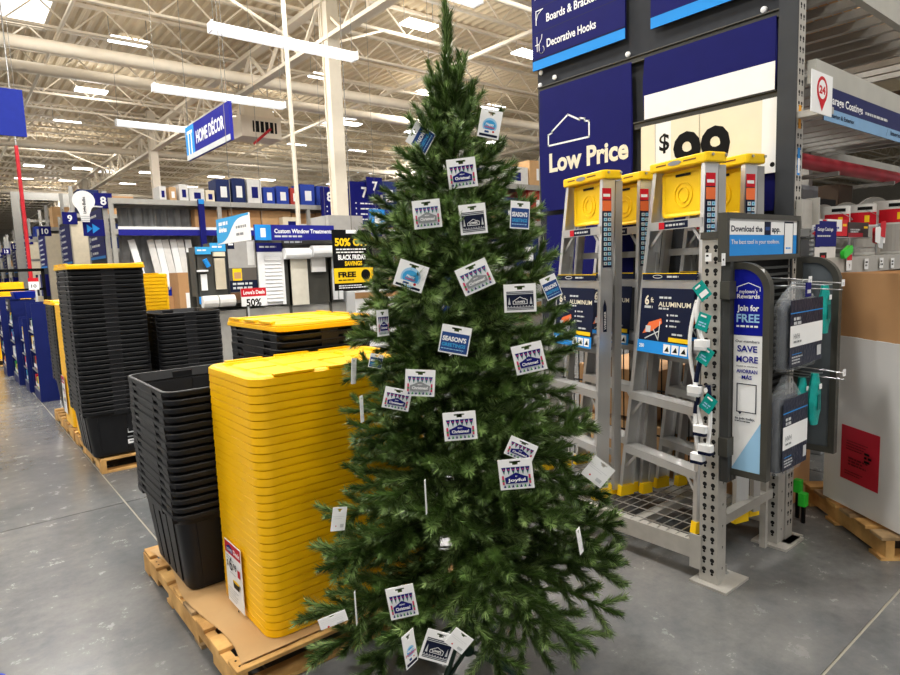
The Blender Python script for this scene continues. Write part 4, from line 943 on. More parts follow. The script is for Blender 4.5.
    ring(.062, .056, 0).build('ring', tr); ring(.038, .032, 0).build('ring', tr)
    MB().box((X-.004, -.05, zt0+.195), (X-.003, .05, zt0+.207), hole).build('handle_slot', tr)
    # header card
    if card_:
        z1 = 1.175; Xc = fx(z1)-.012
        sg = Sign('spec_card', None, None, frame(Vector((Xc, hw(z1)-.02, z1+.005)), 'x'), 2*hw(z1)-.04, .035, .003, navyd, parent=t, board='strip'); W = sg.w
        sg.disc(W*.3, .017, .035, white, ry=.009); sg.disc(W*.3, .017, .031, navyd, ry=.0065); sg.lines(W*.48, .012, W*.7, 1, .01, .009, ltgray); sg.rect(0, .031, W, .035, ylad); sg.done()
        Hc = .30; sg = Sign('spec_card', None, None, frame(Vector((fx(z1-.035-Hc)-.016, hw(z1)-.025, z1-.035-Hc)), 'x') @ Matrix.Rotation(R(-4.8), 4, 'X'), 2*hw(z1)-.05, Hc, .003, navyd, parent=t); W = sg.w
        sg.text('6', W*.08, Hc*.72, Hc*.22, cream, bold=.03); sg.text('ft', W*.20, Hc*.76, Hc*.12, cream); sg.lines(W*.08, Hc*.66, W*.26, 1, .01, .012, ltgray, 8)
        sg.text('ALUMINUM', W*.36, Hc*.70, Hc*.11, cream, width=W*.6, bold=.018); sg.lines(W*.37, Hc*.83, W*.62, 1, .01, .010, ltgray, 3); sg.lines(W*.37, Hc*.65, W*.58, 1, .01, .009, ltgray, 3)
        for k in range(3): sg.disc(W*.55, Hc*(.56-.09*k), .006, white, 6); sg.lines(W*.60, Hc*(.55-.09*k), W*.8, 1, .01, .008, ltgray, k)
        sg.poly([(W*.08, Hc*.22), (W*.2, Hc*.42), (W*.44, Hc*.50), (W*.46, Hc*.42), (W*.28, Hc*.28)], mat('sticker_orange', 'e8a03a', .5)); sg.rect(W*.14, Hc*.25, W*.24, Hc*.36, ltgray); sg.line([(W*.14, Hc*.14), (W*.4, Hc*.28)], .006, ltgray); sg.line([(W*.42, Hc*.44), (W*.4, Hc*.14), (W*.3, Hc*.3)], .006, ltgray)
        sg.rect(W*.6, Hc*.13, W*.97, Hc*.20, yel); sg.lines(W*.66, Hc*.24, W*.92, 1, .01, .009, ltgray, 5)
        sg.rect(-.004, -.03, W+.004, Hc*.11, sky); sg.text('250', W*.03, -.005, .025, white, bold=.03)
        for k in range(3): sg.rect(W*(.52+.155*k), -.02, W*(.65+.155*k), Hc*.08, white); sg.poly([(W*(.54+.155*k), -.012), (W*(.63+.155*k), -.012), (W*(.60+.155*k), .015)], blk)
        sg.done()
LBL = ['nearest aluminium step ladder with yellow cap beside the short rack post', 'front aluminium step ladder left of the nearest, next to the christmas tree', 'rear aluminium step ladder standing directly behind the nearest one', 'rear aluminium step ladder behind the left front one']
for i, (x, y) in enumerate(((2.70, 1.735), (2.71, 2.32), (2.94, 1.665), (2.95, 2.25))):
    if i == 0:
        lad = empty('step_ladder', (x, y, .193), R(-16.6), LBL[0], 'ladder', 'step ladders on the wire deck'); ladder_parts(lad)
    else:
        def deep(o, par):
            c = o.copy(); S.collection.objects.link(c); c.parent = par
            for ch in o.children: deep(ch, c)
            return c
        l2 = lad.copy(); S.collection.objects.link(l2); l2.location = (x, y, .193); tag(l2, LBL[i])
        for ch in lad.children: deep(ch, l2)

# ------------------------------------------------------------------ rewards display between the short posts
dk = mat('display_dark', '3c3d3c', .5, var=.06); dk2 = mat('display_grey', '565c60', .45, var=.08, scale=20)
t = empty('merchandiser', (0, .022, 0), 0, 'dark slotted merchandiser panel with hooks between the two short posts', 'display')
MB().box((2.615, 1.285, .52), (3.175, 1.30, 1.46), blk).build('back_panel', t)
for k in range(28): MB().box((2.66, 1.277, .55+.032*k), (3.17, 1.285, .562+.032*k), dk).build('slat', t)
MB().box((2.56, 1.262, .50), (2.585, 1.298, 1.46), dk).build('side_bar', t); MB().box((2.595, 1.262, .5), (2.635, 1.298, 1.45), dk).build('side_bar', t); MB().box((2.54, 1.255, 1.30), (2.595, 1.296, 1.375), dframe).build('bracket', t); MB().box((2.54, 1.255, .62), (2.595, 1.296, .70), dframe).build('bracket', t)
b = MB()
for k in range(60): b.box((2.586, 1.275, .55+.015*k), (2.594, 1.29, .556+.015*k), blk)
b.build('slot_strip', t, kind='stuff')
s = Sign('app_sign', 'sign reading Download the app, the best tool in your toolbox', 'sign', frame(Vector((2.545, 1.29, 1.480)), 'y'), .67, .155, .006, sky)
W, Hh = s.w, s.h; s.rect(0, Hh*.57, W, Hh, white); s.text('Download the', W*.04, Hh*.66, Hh*.22, navyd, width=W*.42, bold=.03); s.rect(W*.49, Hh*.57, W*.585, Hh*.95, navyd); s.rect(W*.505, Hh*.7, W*.57, Hh*.8, bluec); s.text('app.', W*.60, Hh*.66, Hh*.22, navyd, width=W*.13, bold=.03)
s.text('The best tool in your toolbox.', W*.04, Hh*.32, Hh*.17, white, width=W*.68, bold=.005); s.rect(W*.79, .002, W*.94, Hh*.97, navyd); s.rect(W*.80, .002, W*.93, Hh*.92, white); s.lines(W*.82, Hh*.15, W*.91, 1, .01, .008, sky, 3)
r = s.done(); b = MB(); e = .024
for (a, c, d_, f) in ((-e, -e, W+e, 0), (-e, Hh, W+e, Hh+e), (-e, 0, 0, Hh), (W, 0, W+e, Hh)): b.box((a, c, -.03), (d_, f, .008), dframe)
b.build('frame', r)
# wings: rounded panels standing out toward the viewer
def wing(x, y0, y1, z0, z1, label, rad=.12, thick=.03, face=dk, name='wing_panel'):
    t = empty(name, (x, 0, 0), 0, label, 'panel')
    def outline(i):
        a0, a1, c0, c1 = y1+i, y0-i, z0+i, z1-i; r = rad-i
        return [(a1, c0), (a1, c1)]+[(a0+r-r*math.sin(R(90*k/8)), c1-r+r*math.cos(R(90*k/8))) for k in range(9)]+[(a0, c0)]
    o, n_ = outline(0), outline(.028)
    b = MB(); k = len(o)
    L_ = [[(dx_, y, z) for y, z in P] for dx_, P in ((0, n_), (-.006, n_), (-.008, o), (thick, o), (thick+.002, n_), (thick-.006, n_))]
    b.loops(L_, dframe, False, False); b.build('frame', t)
    b = MB(); b.loops([[(.002, y, z) for y, z in n_], [(thick-.008, y, z) for y, z in n_]], face); b.build('panel', t)
    return t
t = wing(2.60, 1.315, 1.135, .53, 1.452, 'dark framed rewards sign panel with rounded corner reading Join for FREE', name='rewards_panel')
s = Sign('rewards_print', None, None, frame(Vector((-.0025, 1.288, .557)), 'x'), .126, .866, .001, white, parent=t)
W, Hh = s.w, s.h; ry = mat('rewards_blue', '10198c', .5)
s.poly([(0, Hh*.68), (W, Hh*.68)]+[(W-.085+.085*math.cos(R(90*k/8)), Hh-.085+.085*math.sin(R(90*k/8))) for k in range(9)]+[(0, Hh)], ry)
s.poly([(0, 0), (W, 0), (W, Hh*.26)], pale)
s.line([(W*.12, Hh*.895), (W*.12, Hh*.915), (W*.5, Hh*.935), (W*.88, Hh*.912), (W*.88, Hh*.895)], .003, white)
s.text("mylowe's", W*.5, Hh*.885, .022, white, al='c', width=W*.6, bold=.01); s.text('Rewards', W*.5, Hh*.860, .026, white, al='c', width=W*.75, bold=.02)
s.text('Join for', W*.5, Hh*.80, .034, white, al='c', width=W*.72, bold=.03); s.text('FREE', W*.5, Hh*.745, .048, pale, al='c', width=W*.76, bold=.025); s.lines(W*.12, Hh*.72, W*.9, 1, .01, .008, white, 4)
s.text('Our members', W*.5, Hh*.645, .015, navyd, al='c', width=W*.8); s.text('SAVE', W*.5, Hh*.600, .037, ry, al='c', width=W*.66, bold=.025); s.text('MORE', W*.5, Hh*.548, .037, ry, al='c', width=W*.72, bold=.025)
s.text('Nuestros miembros', W*.5, Hh*.525, .010, navyd, al='c', width=W*.7); s.text('AHORRAN', W*.5, Hh*.495, .022, ry, al='c', width=W*.7, bold=.03); s.text('MÁS', W*.5, Hh*.465, .022, ry, al='c', width=W*.34, bold=.03)
s.line([(W*.18, Hh*.30), (W*.82, Hh*.30), (W*.82, Hh*.44), (W*.18, Hh*.44)], .004, navyd, True); s.poly([(W*.22, Hh*.30), (W*.36, Hh*.30), (W*.29, Hh*.285)], navyd)
s.text('to join today.', W*.12, Hh*.262, .014, navyd, width=W*.68, bold=.03); s.lines(W*.12, Hh*.25, W*.7, 1, .01, .004, navyd, 4); s.done()
wing(3.215, 1.285, 1.095, .525, 1.462, 'plain dark grey wing panel with rounded corner right of the bagged covers', face=dk2)
# hooks with price tags, bags and packs
def hook(px, py, x, lab, lw=.0028):
    P = atx(px, py, x); t = empty('peg_hook', (P.x, P.y, P.z), 0, lab, 'hook')
    MB().tube((0, 0, 0), (0, 1.277-P.y, .012), lw, steel, 6).tube((0, 0, -.03), (0, 1.277-P.y, -.022), lw, steel, 6).build('wire', t)
    MB().box((-.016, -.002, -.014), (.016, 0, .016), white).box((-.010, -.0026, -.008), (.010, -.002, .004), ltgray).build('price_ticket', t); return t
hook(810, 280, 2.86, 'long peg hook with white ticket above the large clear bag'); hook(843, 283, 3.09, 'long peg hook with white ticket in front of the grey wing')
hook(844, 373, 3.11, 'lower long peg hook with white ticket at the grey wing edge')
def soft_bag(x0, x1, z0, z1, y, label, flare=0):
    t = empty('bagged_cover', ((x0+x1)/2, y, z0), 0, label, 'bag'); w2, h = (x1-x0)/2, z1-z0
    def body(k, m, nm, zs, dpt, amp, parent=t):
        b = MB(); Ls = []
        for (zz, ww, dd) in zs:
            L_ = []
            for i in range(24):
                a = 2*math.pi*i/24; c, s_ = math.cos(a), math.sin(a)
                ex = abs(c)**.5*(1 if c > 0 else -1); ey = abs(s_)**.6*(1 if s_ > 0 else -1)
                L_.append((ex*w2*ww*k+amp*math.sin(i*2.3+zz*31), ey*dpt*dd*k+amp*math.sin(i*3.7+zz*23), zz*h))
            Ls.append(L_)
        return b.loops(Ls, m).build(nm, parent, smooth=True)
    body(.90, mat('cover_navy', '1f2433', .7, var=.2, scale=14, bump=.3), 'folded_cover', ((.02, .9, .8), (.1, 1, 1), (.5, 1, 1), (.70, .98, .95), (.78, .8, .6)), .032, .002)
    zs = [(0, .93, .8)]+[(k/12, 1, 1) for k in range(1, 9)]+[(.76, .95, .9), (.86, .7, .6), (.95, .35, .3), (1.0, .22, .2)]
    body(1.0, plast, 'plastic_bag', zs, .038, .003)
    s = Sign('printed_band', None, None, frame(Vector((-w2*.96, -.0435, h*.06)), 'y'), w2*1.92, h*.74, .0006, mat('print_navy', '262b3c', .35, var=.2, scale=18, bump=.3), parent=t)
    W, Hh = s.w, s.h; s.rect(0, Hh*.30, W, Hh*.62, white); s.rect(0, Hh*.80, W, Hh*.815, sky); s.rect(W*.06, Hh*.18, W*.35, Hh*.19, sky); s.lines(W*.06, Hh*.13, W*.4, 3, .012, .006, ltgray, 3); s.rect(W*.82, Hh*.08, W*.95, Hh*.24, ltgray); s.lines(W*.08, Hh*.70, W*.3, 2, .018, .012, ltgray, 4)
    s.text('HVH', W*.08, Hh*.42, .030, grayp); s.lines(W*.08, Hh*.36, W*.4, 1, .01, .008, grayp, 6); s.done()
    if not flare:
        MB().box((-.018, -.045, h*.82), (.03, -.040, h*.98), navy).box((-.01, -.0465, h*.86), (.022, -.045, h*.90), ltgray).build('hang_tag', t)
    return t
soft_bag(2.640, 2.98, .995, 1.365, 1.12, 'upper clear plastic bag holding a folded dark furniture cover')
soft_bag(2.645, 2.90, .545, .96, 1.14, 'lower clear bag with dark cover behind the rewards panel', 1)
for i, (px, py0, py1, x, wd) in enumerate(((825, 285, 333, 3.13, .052), (802, 377, 420, 2.98, .05), (815, 373, 424, 3.03, .055))):
    P = atx(px, py0, x); Q = atx(px, py1, x); t = empty('teal_pack', (P.x, P.y, Q.z), 0, ['teal plastic pack hanging at upper right of the large bag', 'lower teal plastic pack, left of the pair', 'lower teal plastic pack, right of the pair'][i], 'pack', None)
    h = P.z-Q.z; b = MB(); Ls = []
    for k in range(9):
        u = k/8; ww = wd*(.6+.4*math.sin(math.pi*min(1, u*1.1)))*(.8 if u > .85 else 1)
        Ls.append([((ww+.004*math.sin(k*2.1+j_))*math.cos(2*math.pi*j_/12), (.022+.003*math.sin(k*1.7+j_))*math.sin(2*math.pi*j_/12)*(1-.6*abs(u-.5)), u*h) for j_ in range(12)])
    b.loops(Ls, teal).build('pouch', t, smooth=True)
    MB().box((-wd*.4, -.024, h*.3), (wd*.1, -.0225, h*.6), mat('pack_dark', '0a6a68', .4)).box((-wd*.2, -.0245, h*.7), (wd*.3, -.0235, h*.8), white).build('printed_label', t)
    MB().tube((0, .0, h), (0, 1.277-P.y, h+.01), .003, steel, 5).tube((0, -.03, h+.004), (0, 0, h), .003, steel, 5).build('hook_wire', t)
# small shelf ticket and brushes on the near post
for i, (px, py) in enumerate(((705, 258), (713, 258))):
    P = atx(px, py, 2.53) if i == 0 else aty(722, 262, 1.27)
    s = Sign('shelf_ticket', ['small white ticket clipped to the near post', 'narrow white ticket on the dark bracket'][i], 'label', frame(P-Vector((0, 0, .015)), 'x' if i == 0 else 'y'), .028, .035 if i == 0 else .05, .002, white); s.lines(.005, .02, .022, 1, .01, .008, blk, 2); s.done()
def brush(px, py0, py1, label, bend=1, navy_grip=True, x=2.505):
    P = atx(px, py0, x); Q = atx(px, py1, x); L_ = P.z-Q.z
    t = empty('scrub_brush', (x, P.y, P.z), 0, label, 'brush', 'brushes hanging on the near post')
    b = MB(); n = 10; pts = [(0-.008*math.sin(math.pi*k/n), bend*.028*math.sin(math.pi*k/n), -L_*.88*k/n) for k in range(n+1)]
    b.loops([[(px_+.007*math.cos(2*math.pi*j_/8), py_+.009*math.sin(2*math.pi*j_/8), pz) for j_ in range(8)] for px_, py_, pz in pts][::-1], white); b.build('handle', t, smooth=True)
    if navy_grip:
        b = MB(); b.loops([[(px_+.0095*math.cos(2*math.pi*j_/8), py_+.0115*math.sin(2*math.pi*j_/8), pz) for j_ in range(8)] for px_, py_, pz in pts[:5]][::-1], navyd); b.build('grip', t, smooth=True)
        MB().loops([[(-.018-e, .009*math.cos(2*math.pi*j_/10), -.02+.011*math.sin(2*math.pi*j_/10)) for j_ in range(10)] for e in (0, .002)], white).build('grip_ring', t)
    MB().loops([[(x_-.012, y_, -L_*.88-z_) for x_, y_, z_ in rrect(-.018, -.03, .018, .03, .008, zz, 2)] for zz in (-.012, .018)], white).build('head', t, smooth=True)
    MB().box((-.030, -.027, -L_*.88-.032), (.004, .027, -L_*.88-.018), navyd if navy_grip else ltgray).build('bristles', t); MB().tube((-.01, 0, -.01), (2.56-x, 0, -.01), .0025, steel, 5).build('hook_wire', t); return t
brush(704, 285, 350, 'white scrub brush highest on the near post', 1, False); brush(697, 300, 400, 'white scrub brush with bristles hanging left of the near post', 1, False)
brush(703, 352, 438, 'navy gripped scrub brush, left one on the near post', 1); brush(708, 385, 455, 'navy gripped scrub brush lowest right on the near post', -.6); brush(700, 385, 465, 'navy gripped scrub brush lowest left on the near post', .6)
for i, (px, py, rot) in enumerate(((702, 291, 38), (703, 322, -18), (705, 356, -30), (708, 404, -32))):
    P = atx(px, py, 2.485); s = Sign('teal_tag', ['topmost teal tag tilted on the near post', 'second teal tag on the near post above a brush head', 'third teal tag behind the navy brush grip', 'lowest teal tag between the two low brushes'][i], 'tag', frame(P, 'x') @ Matrix.Rotation(R(rot), 4, 'Z') @ Matrix.Translation((-.028, -.037, 0)), .056, .075, .001, teal)
    s.rect(.008, .012, .048, .034, white) if i == 0 else s.lines(.01, .03, .046, 2, .012, .006, pale, i); s.text('BRUSH', .01, .055, .010, white, bold=.02) if False else s.lines(.01, .058, .044, 1, .01, .008, white, 5); s.done()

# ================================================================== PAINT AISLE RACK (right)
t = empty('paint_rack', (0, 0, 0), 0, 'galvanised pallet rack of the paint aisle running off to the right', 'rack')
for z0, z1, nm in ((2.29, 2.40, 0), (2.79, 2.95, 1), (1.36, 1.452, 2)):
    MB().box((3.335, 1.27 if nm < 2 else 1.28, z0), (9.0, 1.31, z1), mat('beam_light', 'b9b8b0', .45, .2, scale=6) if nm < 2 else galv).build('front_beam', t)
    MB().box((3.415, 2.30, z0), (9.0, 2.34, z1), rackm).build('back_beam', t)
    k = 0; x = 3.55
    while x < 6.2:
        if nm < 2: MB().box((x, 1.31, z1-.07), (x+.045, 2.30, z1-.02), rackm).build('cross_support', t)
        x += .22
    b = MB()
    if nm < 2:
        y = 1.33
        while y < 2.3: b.tube((3.42, y, z1-.012), (6.4, y, z1-.012), .003, steel, 4); y += .055
        b.build('wire_deck', t, kind='stuff')
    else: MB().box((3.415, 1.31, z1-.02), (6.4, 2.3, z1-.008), rackm).build('shelf', t)
for x in (3.42, 4.55, 5.95):
    MB().box((x, 2.30, 0), (x+.08, 2.38, 5.2), rackm).build('rear_upright', t)
MB().bar((4.62, 2.28, 2.15), (5.6, 2.28, 1.5), .04, .03, rackm, up=(0, 1, 0)).build('brace', t)
MB().bar((3.36, 1.36, 1.6), (3.36, 2.3, 2.3), .03, .03, rackm).build('brace', t)
sb = mat('sign_navy2', '262c5c', .4); p = aty(808, 121, 1.262)
s = Sign('shelf_banner', 'long navy and pale blue shelf banner reading Garage Coatings', 'sign', frame(Vector((3.42, 1.262, 2.125)), 'y'), 4.2, .165, .004, sb)
s.rect(0, 0, 4.2, .062, mat('banner_pale', '7da6cc', .45)); s.text('Garage Coatings', .05, .088, .055, white, width=.47, bold=.02); s.lines(.56, .092, .95, 1, .01, .014, ltgray, 4); s.text('Interior & Exterior', .07, .022, .03, navyd, width=.33, bold=.02)
s.text('Interior', .98, .026, .034, navyd, width=.2, bold=.02); s.line([(.90, .012), (.93, .055)], .003, navyd); s.done()
s = Sign('number_sign', 'white flag sign with red map pin and number 24', 'sign', frame(Vector((3.055, 1.18, 2.105)), 'y'), .235, .18, .003, white)
s.disc(.1175, .105, .060, red, 24); s.poly([(.066, .078), (.1175, .012), (.169, .078)], red); s.disc(.1175, .108, .042, white, 24); s.text('24', .1175, .090, .046, red, al='c', width=.070, bold=.05)
r = s.done(); MB().box((.20, .02, -.14), (.27, .05, -.004), galv).build('bracket', r)
for (z0, z1, m, lab) in ((2.08, 2.19, mat('tag_orange', 'e09a20', .5), 'small orange sticker on the tall upright'), (1.86, 1.99, sky, 'small blue and white sticker on the tall upright')):
    P = Vector((3.275, 1.3185, z0)); s = Sign('sticker', lab, 'label', frame(P, 'y'), .028, z1-z0, .001, m)
    if m is sky: s.rect(.003, .01, .025, .08, white)
    s.done()
# red roll on rear brackets
zr = aty(830, 166, 1.8).z; t = empty('red_roll', (3.44, 1.8, zr), 0, 'long dark red roll lying on brackets above the paint cans', 'roll'); MB().tube((0, 0, 0), (3.0, 0, 0), .05, redroll, 14).build('roll', t, smooth=True); MB().tube((.0, 0, 0), (3.0, 0, 0), .078, mat('dark_red', '7a1822', .5), 14).build('inner_core', t) if False else None
for x in (.3, 1.5, 2.7): MB().box((x, -.08, -.08), (x+.03, .5, -.052), rackm).build('bracket', t)
# paint cans and kits on the shelf z=1.452
def can(px0, px1, py0, y, label, kit=False):
    cc = aty((px0+px1)/2, 240, y); zt_ = aty((px0+px1)/2, py0, y).z; r = (px1-px0)/2/F*math.hypot(cc.x, cc.y)*.93; h = zt_-1.454; x0 = x1 = cc.x
    t = empty('paint_can', ((x0+x1)/2, y+r*.0, 1.454), 0, label, 'can', None)
    b = MB().lathe([(r*.93, 0), (r*.97, .004), (r, h*.03), (r, h*.93)], mat('can_white', 'd8d6d0', .35, var=.05), 24); b.build('drum', t, smooth=True)
    MB().lathe([(r*.98, h*.93), (r*1.03, h*.95), (r*1.03, h*.985), (r*.9, h), (r*.88, h*.97)], mat('can_lid', 'c9c7c0', .35), 24).build('lid', t, smooth=True)
    def strip(z0, z1, a0, a1, m, o, e):
        bb = MB(); n = 10; P = [(r+e)*math.cos(R(a0+(a1-a0)*k/n)) for k in range(n+1)]; Q = [(r+e)*math.sin(R(a0+(a1-a0)*k/n)) for k in range(n+1)]
        bb.loops([[(P[k], Q[k], z0) for k in range(n+1)], [(P[k], Q[k], z1) for k in range(n+1)]], m, False, False); bb.f = bb.f[:-1] if False else bb.f; 
        vs = [(P[k], Q[k], z0) for k in range(n+1)]+[(P[k], Q[k], z1) for k in range(n+1)]
        return MB().add(vs, [(k, k+1, n+2+k, n+1+k) for k in range(n)], m).build('label_band', o)
    strip(h*.05, h*.52, -195, -85, mat('can_grey', 'a5a29c', .5), t, .001); strip(h*.55, h*.78, -205, -95, red, t, .0015); strip(h*.60, h*.72, -150, -132, yel, t, .002); strip(h*.82, h*.88, -175, -120, blk, t, .0018)
    for s_ in (-1, 1): MB().lathe([(.012, 0), (.012, .006), (.004, .01)], steel, 10).build('handle_ear', t); o = t.children[-1]; o.rotation_euler = (R(90), 0, R(-60 if s_ < 0 else 120)); a = R(-150 if s_ < 0 else 30); o.location = ((r)*math.cos(a), r*math.sin(a), h*.82); o.rotation_euler = (R(90), 0, a+R(90))
    bb = MB(); pr = None
    for k in range(13):
        a = R(-150+180*k/12); p = ((r+.012)*math.cos(a), (r+.012)*math.sin(a), h*.82-.05*math.sin(math.pi*k/12))
        if pr: bb.tube(pr, p, .002, steel, 5)
        pr = p
    bb.build('wire_handle', t)
    return t
can(823, 846, 203, 1.55, 'white paint can with red band, left one on the shelf'); can(848, 872, 201, 1.53, 'white paint can with red band, second from left on the shelf'); can(877, 905, 197, 1.38, 'large white paint pail at the right edge of the picture')
def kit(px0, px1, pt, pb, y, label, cols):
    a, c = aty(px0, pb, y), aty(px1, pb, y); t_ = aty(px0, pt, y); s = Sign('coating_kit', label, 'box', frame(Vector((a.x, y, a.z)), 'y'), c.x-a.x, t_.z-a.z, .09, cols[0], board='carton')
    W, Hh = s.w, s.h; s.rect(0, 0, W, Hh*.28, cols[1]); s.rect(W*.72, 0, W, Hh, cols[2]); s.rect(W*.76, Hh*.6, W*.96, Hh*.75, yel); s.lines(W*.1, Hh*.45, W*.6, 2, Hh*.15, Hh*.1, cols[3], 4); s.done()
zk = 1.454
t = empty('wire_riser', (0, 0, 0), 0, 'small wire riser on the paint shelf carrying the coating kits', 'rack')
x0, x1 = aty(812, 250, 1.35).x, aty(872, 250, 1.35).x
for x in (x0, (x0+x1)/2, x1): MB().tube((x, 1.33, zk), (x, 1.33, 1.56), .004, steel, 6).tube((x, 1.45, zk), (x, 1.45, 1.56), .004, steel, 6).build('leg', t)
MB().box((x0, 1.325, 1.556), (x1, 1.46, 1.562), steel).tube((x0, 1.33, 1.50), (x1, 1.33, 1.50), .003, steel, 6).build('tray', t)
kit(812, 826, 219, 236, 1.335, 'left small blue and white coating kit with red foot', (white, red, red, royal)); kit(827, 847, 219, 236, 1.335, 'middle blue and white coating kit with red stripe', (white, red, red, royal)); kit(848, 868, 222, 237, 1.335, 'dark coating kit with red foot, right of the blue ones', (mat('kit_dark', '3a2c2c', .5), mat('kit_red', '9c2430', .5), mat('kit_dark', '3a2c2c'), ltgray))
P = aty(811, 247, 1.30); s = Sign('aisle_card', 'small navy card reading Garage Coatings on the shelf', 'sign', frame(Vector((P.x, 1.28, P.z)), 'y'), .27, .15-.02, .002, navy); s.text('Garage Coatings', .02, .08, .025, white, width=.2); s.lines(.02, .05, .2, 1, .01, .008, ltgray); s.done()
s = Sign('info_card', 'white info card under the small navy garage card', 'sign', frame(Vector((P.x, 1.282, P.z-.10)), 'y'), .27, .098, .002, BOXC[0]); s.rect(.06, .02, .15, .07, blk); s.rect(.08, .04, .13, .055, red); s.done()
P = aty(845, 252, 1.27); t = empty('plastic_clip', (P.x, 1.262, P.z), 0, 'bright green plastic clip hanging at the shelf front', 'clip'); MB().loops([[(x_, z_*0+yy, y_) for x_, y_, z_ in rrect(-.065, -.022, .065, .022, .02, 0, 4)] for yy in (-.01, .01)][::-1], greenm).build('clip_body', t, smooth=True); t.children[0].rotation_euler = (0, R(-18), 0)
for i, (px, py, m) in enumerate(((849, 264, red), (867, 263, None), (882, 262, None), (893, 262, None))):
    P = aty(px, py, 1.27); s = Sign('shelf_ticket', ['red topped price ticket on the paint shelf lip', 'first white ticket right of the red topped one', 'second white ticket right of the red topped one', 'third white ticket right of the red topped one'][i], 'label', frame(P-Vector((.035, 0, .035)), 'y'), .075 if m else .06, .085 if m else .06, .002, white)
    if m: s.rect(0, .055, .075, .085, red); s.text('9', .035, .015, .03, blk)
    else: s.lines(.008, .035, .05, 2, .018, .010, blk, i)
    s.done()
# sample packet cluster hanging on the pail
P = aty(884, 235, 1.25); t = empty('packet_bundle', (P.x, 1.285, P.z), 0, 'bundle of crinkled clear packets with red print before the pail', 'packet'); q = random.Random(3)
for k in range(7):
    b = MB(); a = q.random()*6; cx, cz = .09*math.cos(a)*q.random(), .05*math.sin(a)*q.random()
    b.hexa([(cx-.04, -.004*k, cz-.04), (cx+.03, -.004*k-.002, cz-.05), (cx+.04, -.004*k, cz-.045), (cx-.03, -.004*k+.003, cz-.03)], [(cx-.045, -.004*k, cz+.03), (cx+.02, -.004*k-.003, cz+.05), (cx+.05, -.004*k, cz+.04), (cx-.03, -.004*k+.003, cz+.045)], [ltgray, red, white, grayp, ltgray, red, white][k]); b.build('packet', t)
# bracket with coil at the tall post
t = empty('post_bracket', (3.26, 1.285, 1.60), 0, 'grey metal bracket with a short chain on the tall upright', 'bracket')
MB().box((0, 0, 0), (.12, .03, .14), galv).box((.12, -.03, .02), (.13, .03, .15), galv).build('plate', t)
for k in range(7): MB().lathe([(.010, 0), (.010, .012)], steel, 6, (.08, -.015, -.02-.022*k)).build('chain_link', t)
# gaylord box on pallet
cB, dB = atz(823, 494, .135), atz(900, 534, .135); u = (cB-dB).normalized(); ang = math.atan2(u.y, u.x)
Lb = (cB-dB).length+.14; base = dB-u*.14; zt_ = atx(824, 334, cB.x).z
# thing local: +X along u (away), depth toward local -Y
t = empty('gaylord_box', (base.x, base.y, .132), ang, 'large white cardboard bin with brown liner and red paper, on a pallet', 'box')
hW = zt_-.132; D_ = .85
b = MB(); b.box((0, -.006, 0), (Lb, 0, hW), wcard).box((0, -D_, 0), (.006, -.006, hW), wcard).box((Lb-.006, -D_, 0), (Lb, -.006, hW), wcard).box((0, -D_-.006, 0), (Lb, -D_, hW), wcard); b.build('outer_wall', t)
b = MB(); q = random.Random(2)
for k in range(22): b.box((Lb*k/22, -.007, hW), (Lb*(k+1)/22, .001, hW+.004*q.random()), white)
b.build('torn_edge', t)
zb_ = atx(826, 273, cB.x).z-.132
b = MB(); b.box((.012, -.02, 0), (Lb-.012, -.012, zb_), card).box((.012, -D_, 0), (.018, -.02, zb_), card).box((Lb-.018, -D_, 0), (Lb-.012, -.02, zb_), card).box((.012, -D_, 0), (Lb-.012, -D_+.008, zb_), card); b.build('brown_liner', t)
P0, P1 = Vector((845, 0)), None
s = Sign('red_paper', 'red printed paper taped on the white cardboard bin', 'paper', Matrix.Translation((base.x, base.y, .132)) @ Matrix.Rotation(ang, 4, 'Z') @ Matrix(((-1, 0, 0, 0), (0, 0, 1, 0), (0, 1, 0, 0), (0, 0, 0, 1))) @ Matrix.Translation((-Lb+.13, .15, .003)), .26, .29, .001, mat('red_paper', 'c02035', .5, var=.05))
s.lines(.04, .21, .2, 4, .014, .005, mat('ink_dark_red', '70101c', .6), 3); s.lines(.06, .12, .21, 3, .016, .009, mat('ink_dark_red', '70101c'), 8); s.lines(.17, .17, .22, 3, .02, .012, blk, 2); s.lines(.04, .05, .2, 2, .014, .005, mat('ink_dark_red', '70101c'), 5); s.done()
pa, pb = atz(808, 505, 0), atz(881, 561, 0); u2 = (pa-pb).normalized(); an2 = math.atan2(u2.y, u2.x)
t = empty('wooden_pallet', (pb.x, pb.y, 0), an2, 'wooden pallet under the large white cardboard bin at right', 'pallet')
LL = (pa-pb).length+.08
for k in range(3): y = -.02-.49*k; MB().box((0, y-.04, .016), (LL, y, .10), wood).build('stringer', t)
for k in range(6):
    x = (LL-.1)*k/5; MB().box((x, -1.06, .10), (x+.1, 0, .118), wood if k % 2 else woodg).build('board', t, bevel=.002)
    if k in (0, 3, 5): MB().box((x, -1.06, 0), (x+.1, 0, .016), wood).build('board', t)
# green floor handles by the pallet
P = atz(812, 498, .16); t = empty('green_clamp', (P.x+.02, P.y+.05, .10), 0, 'pair of bright green clamp heads low beside the pallet', 'tool'); MB().loops([rrect(-.03, -.02, .02, .02, .008, 0), rrect(-.03, -.02, .02, .02, .008, .07)], greenm).build('clamp_head', t); MB().loops([rrect(.03, .03, .075, .07, .008, .05), rrect(.03, .03, .075, .07, .008, .12)], greenm).build('clamp_head', t); MB().tube((0, 0, -.1), (0, 0, 0), .012, blk, 6).tube((.05, .05, -.1), (.05, .05, .05), .012, blk, 6).build('clamp_bar', t)
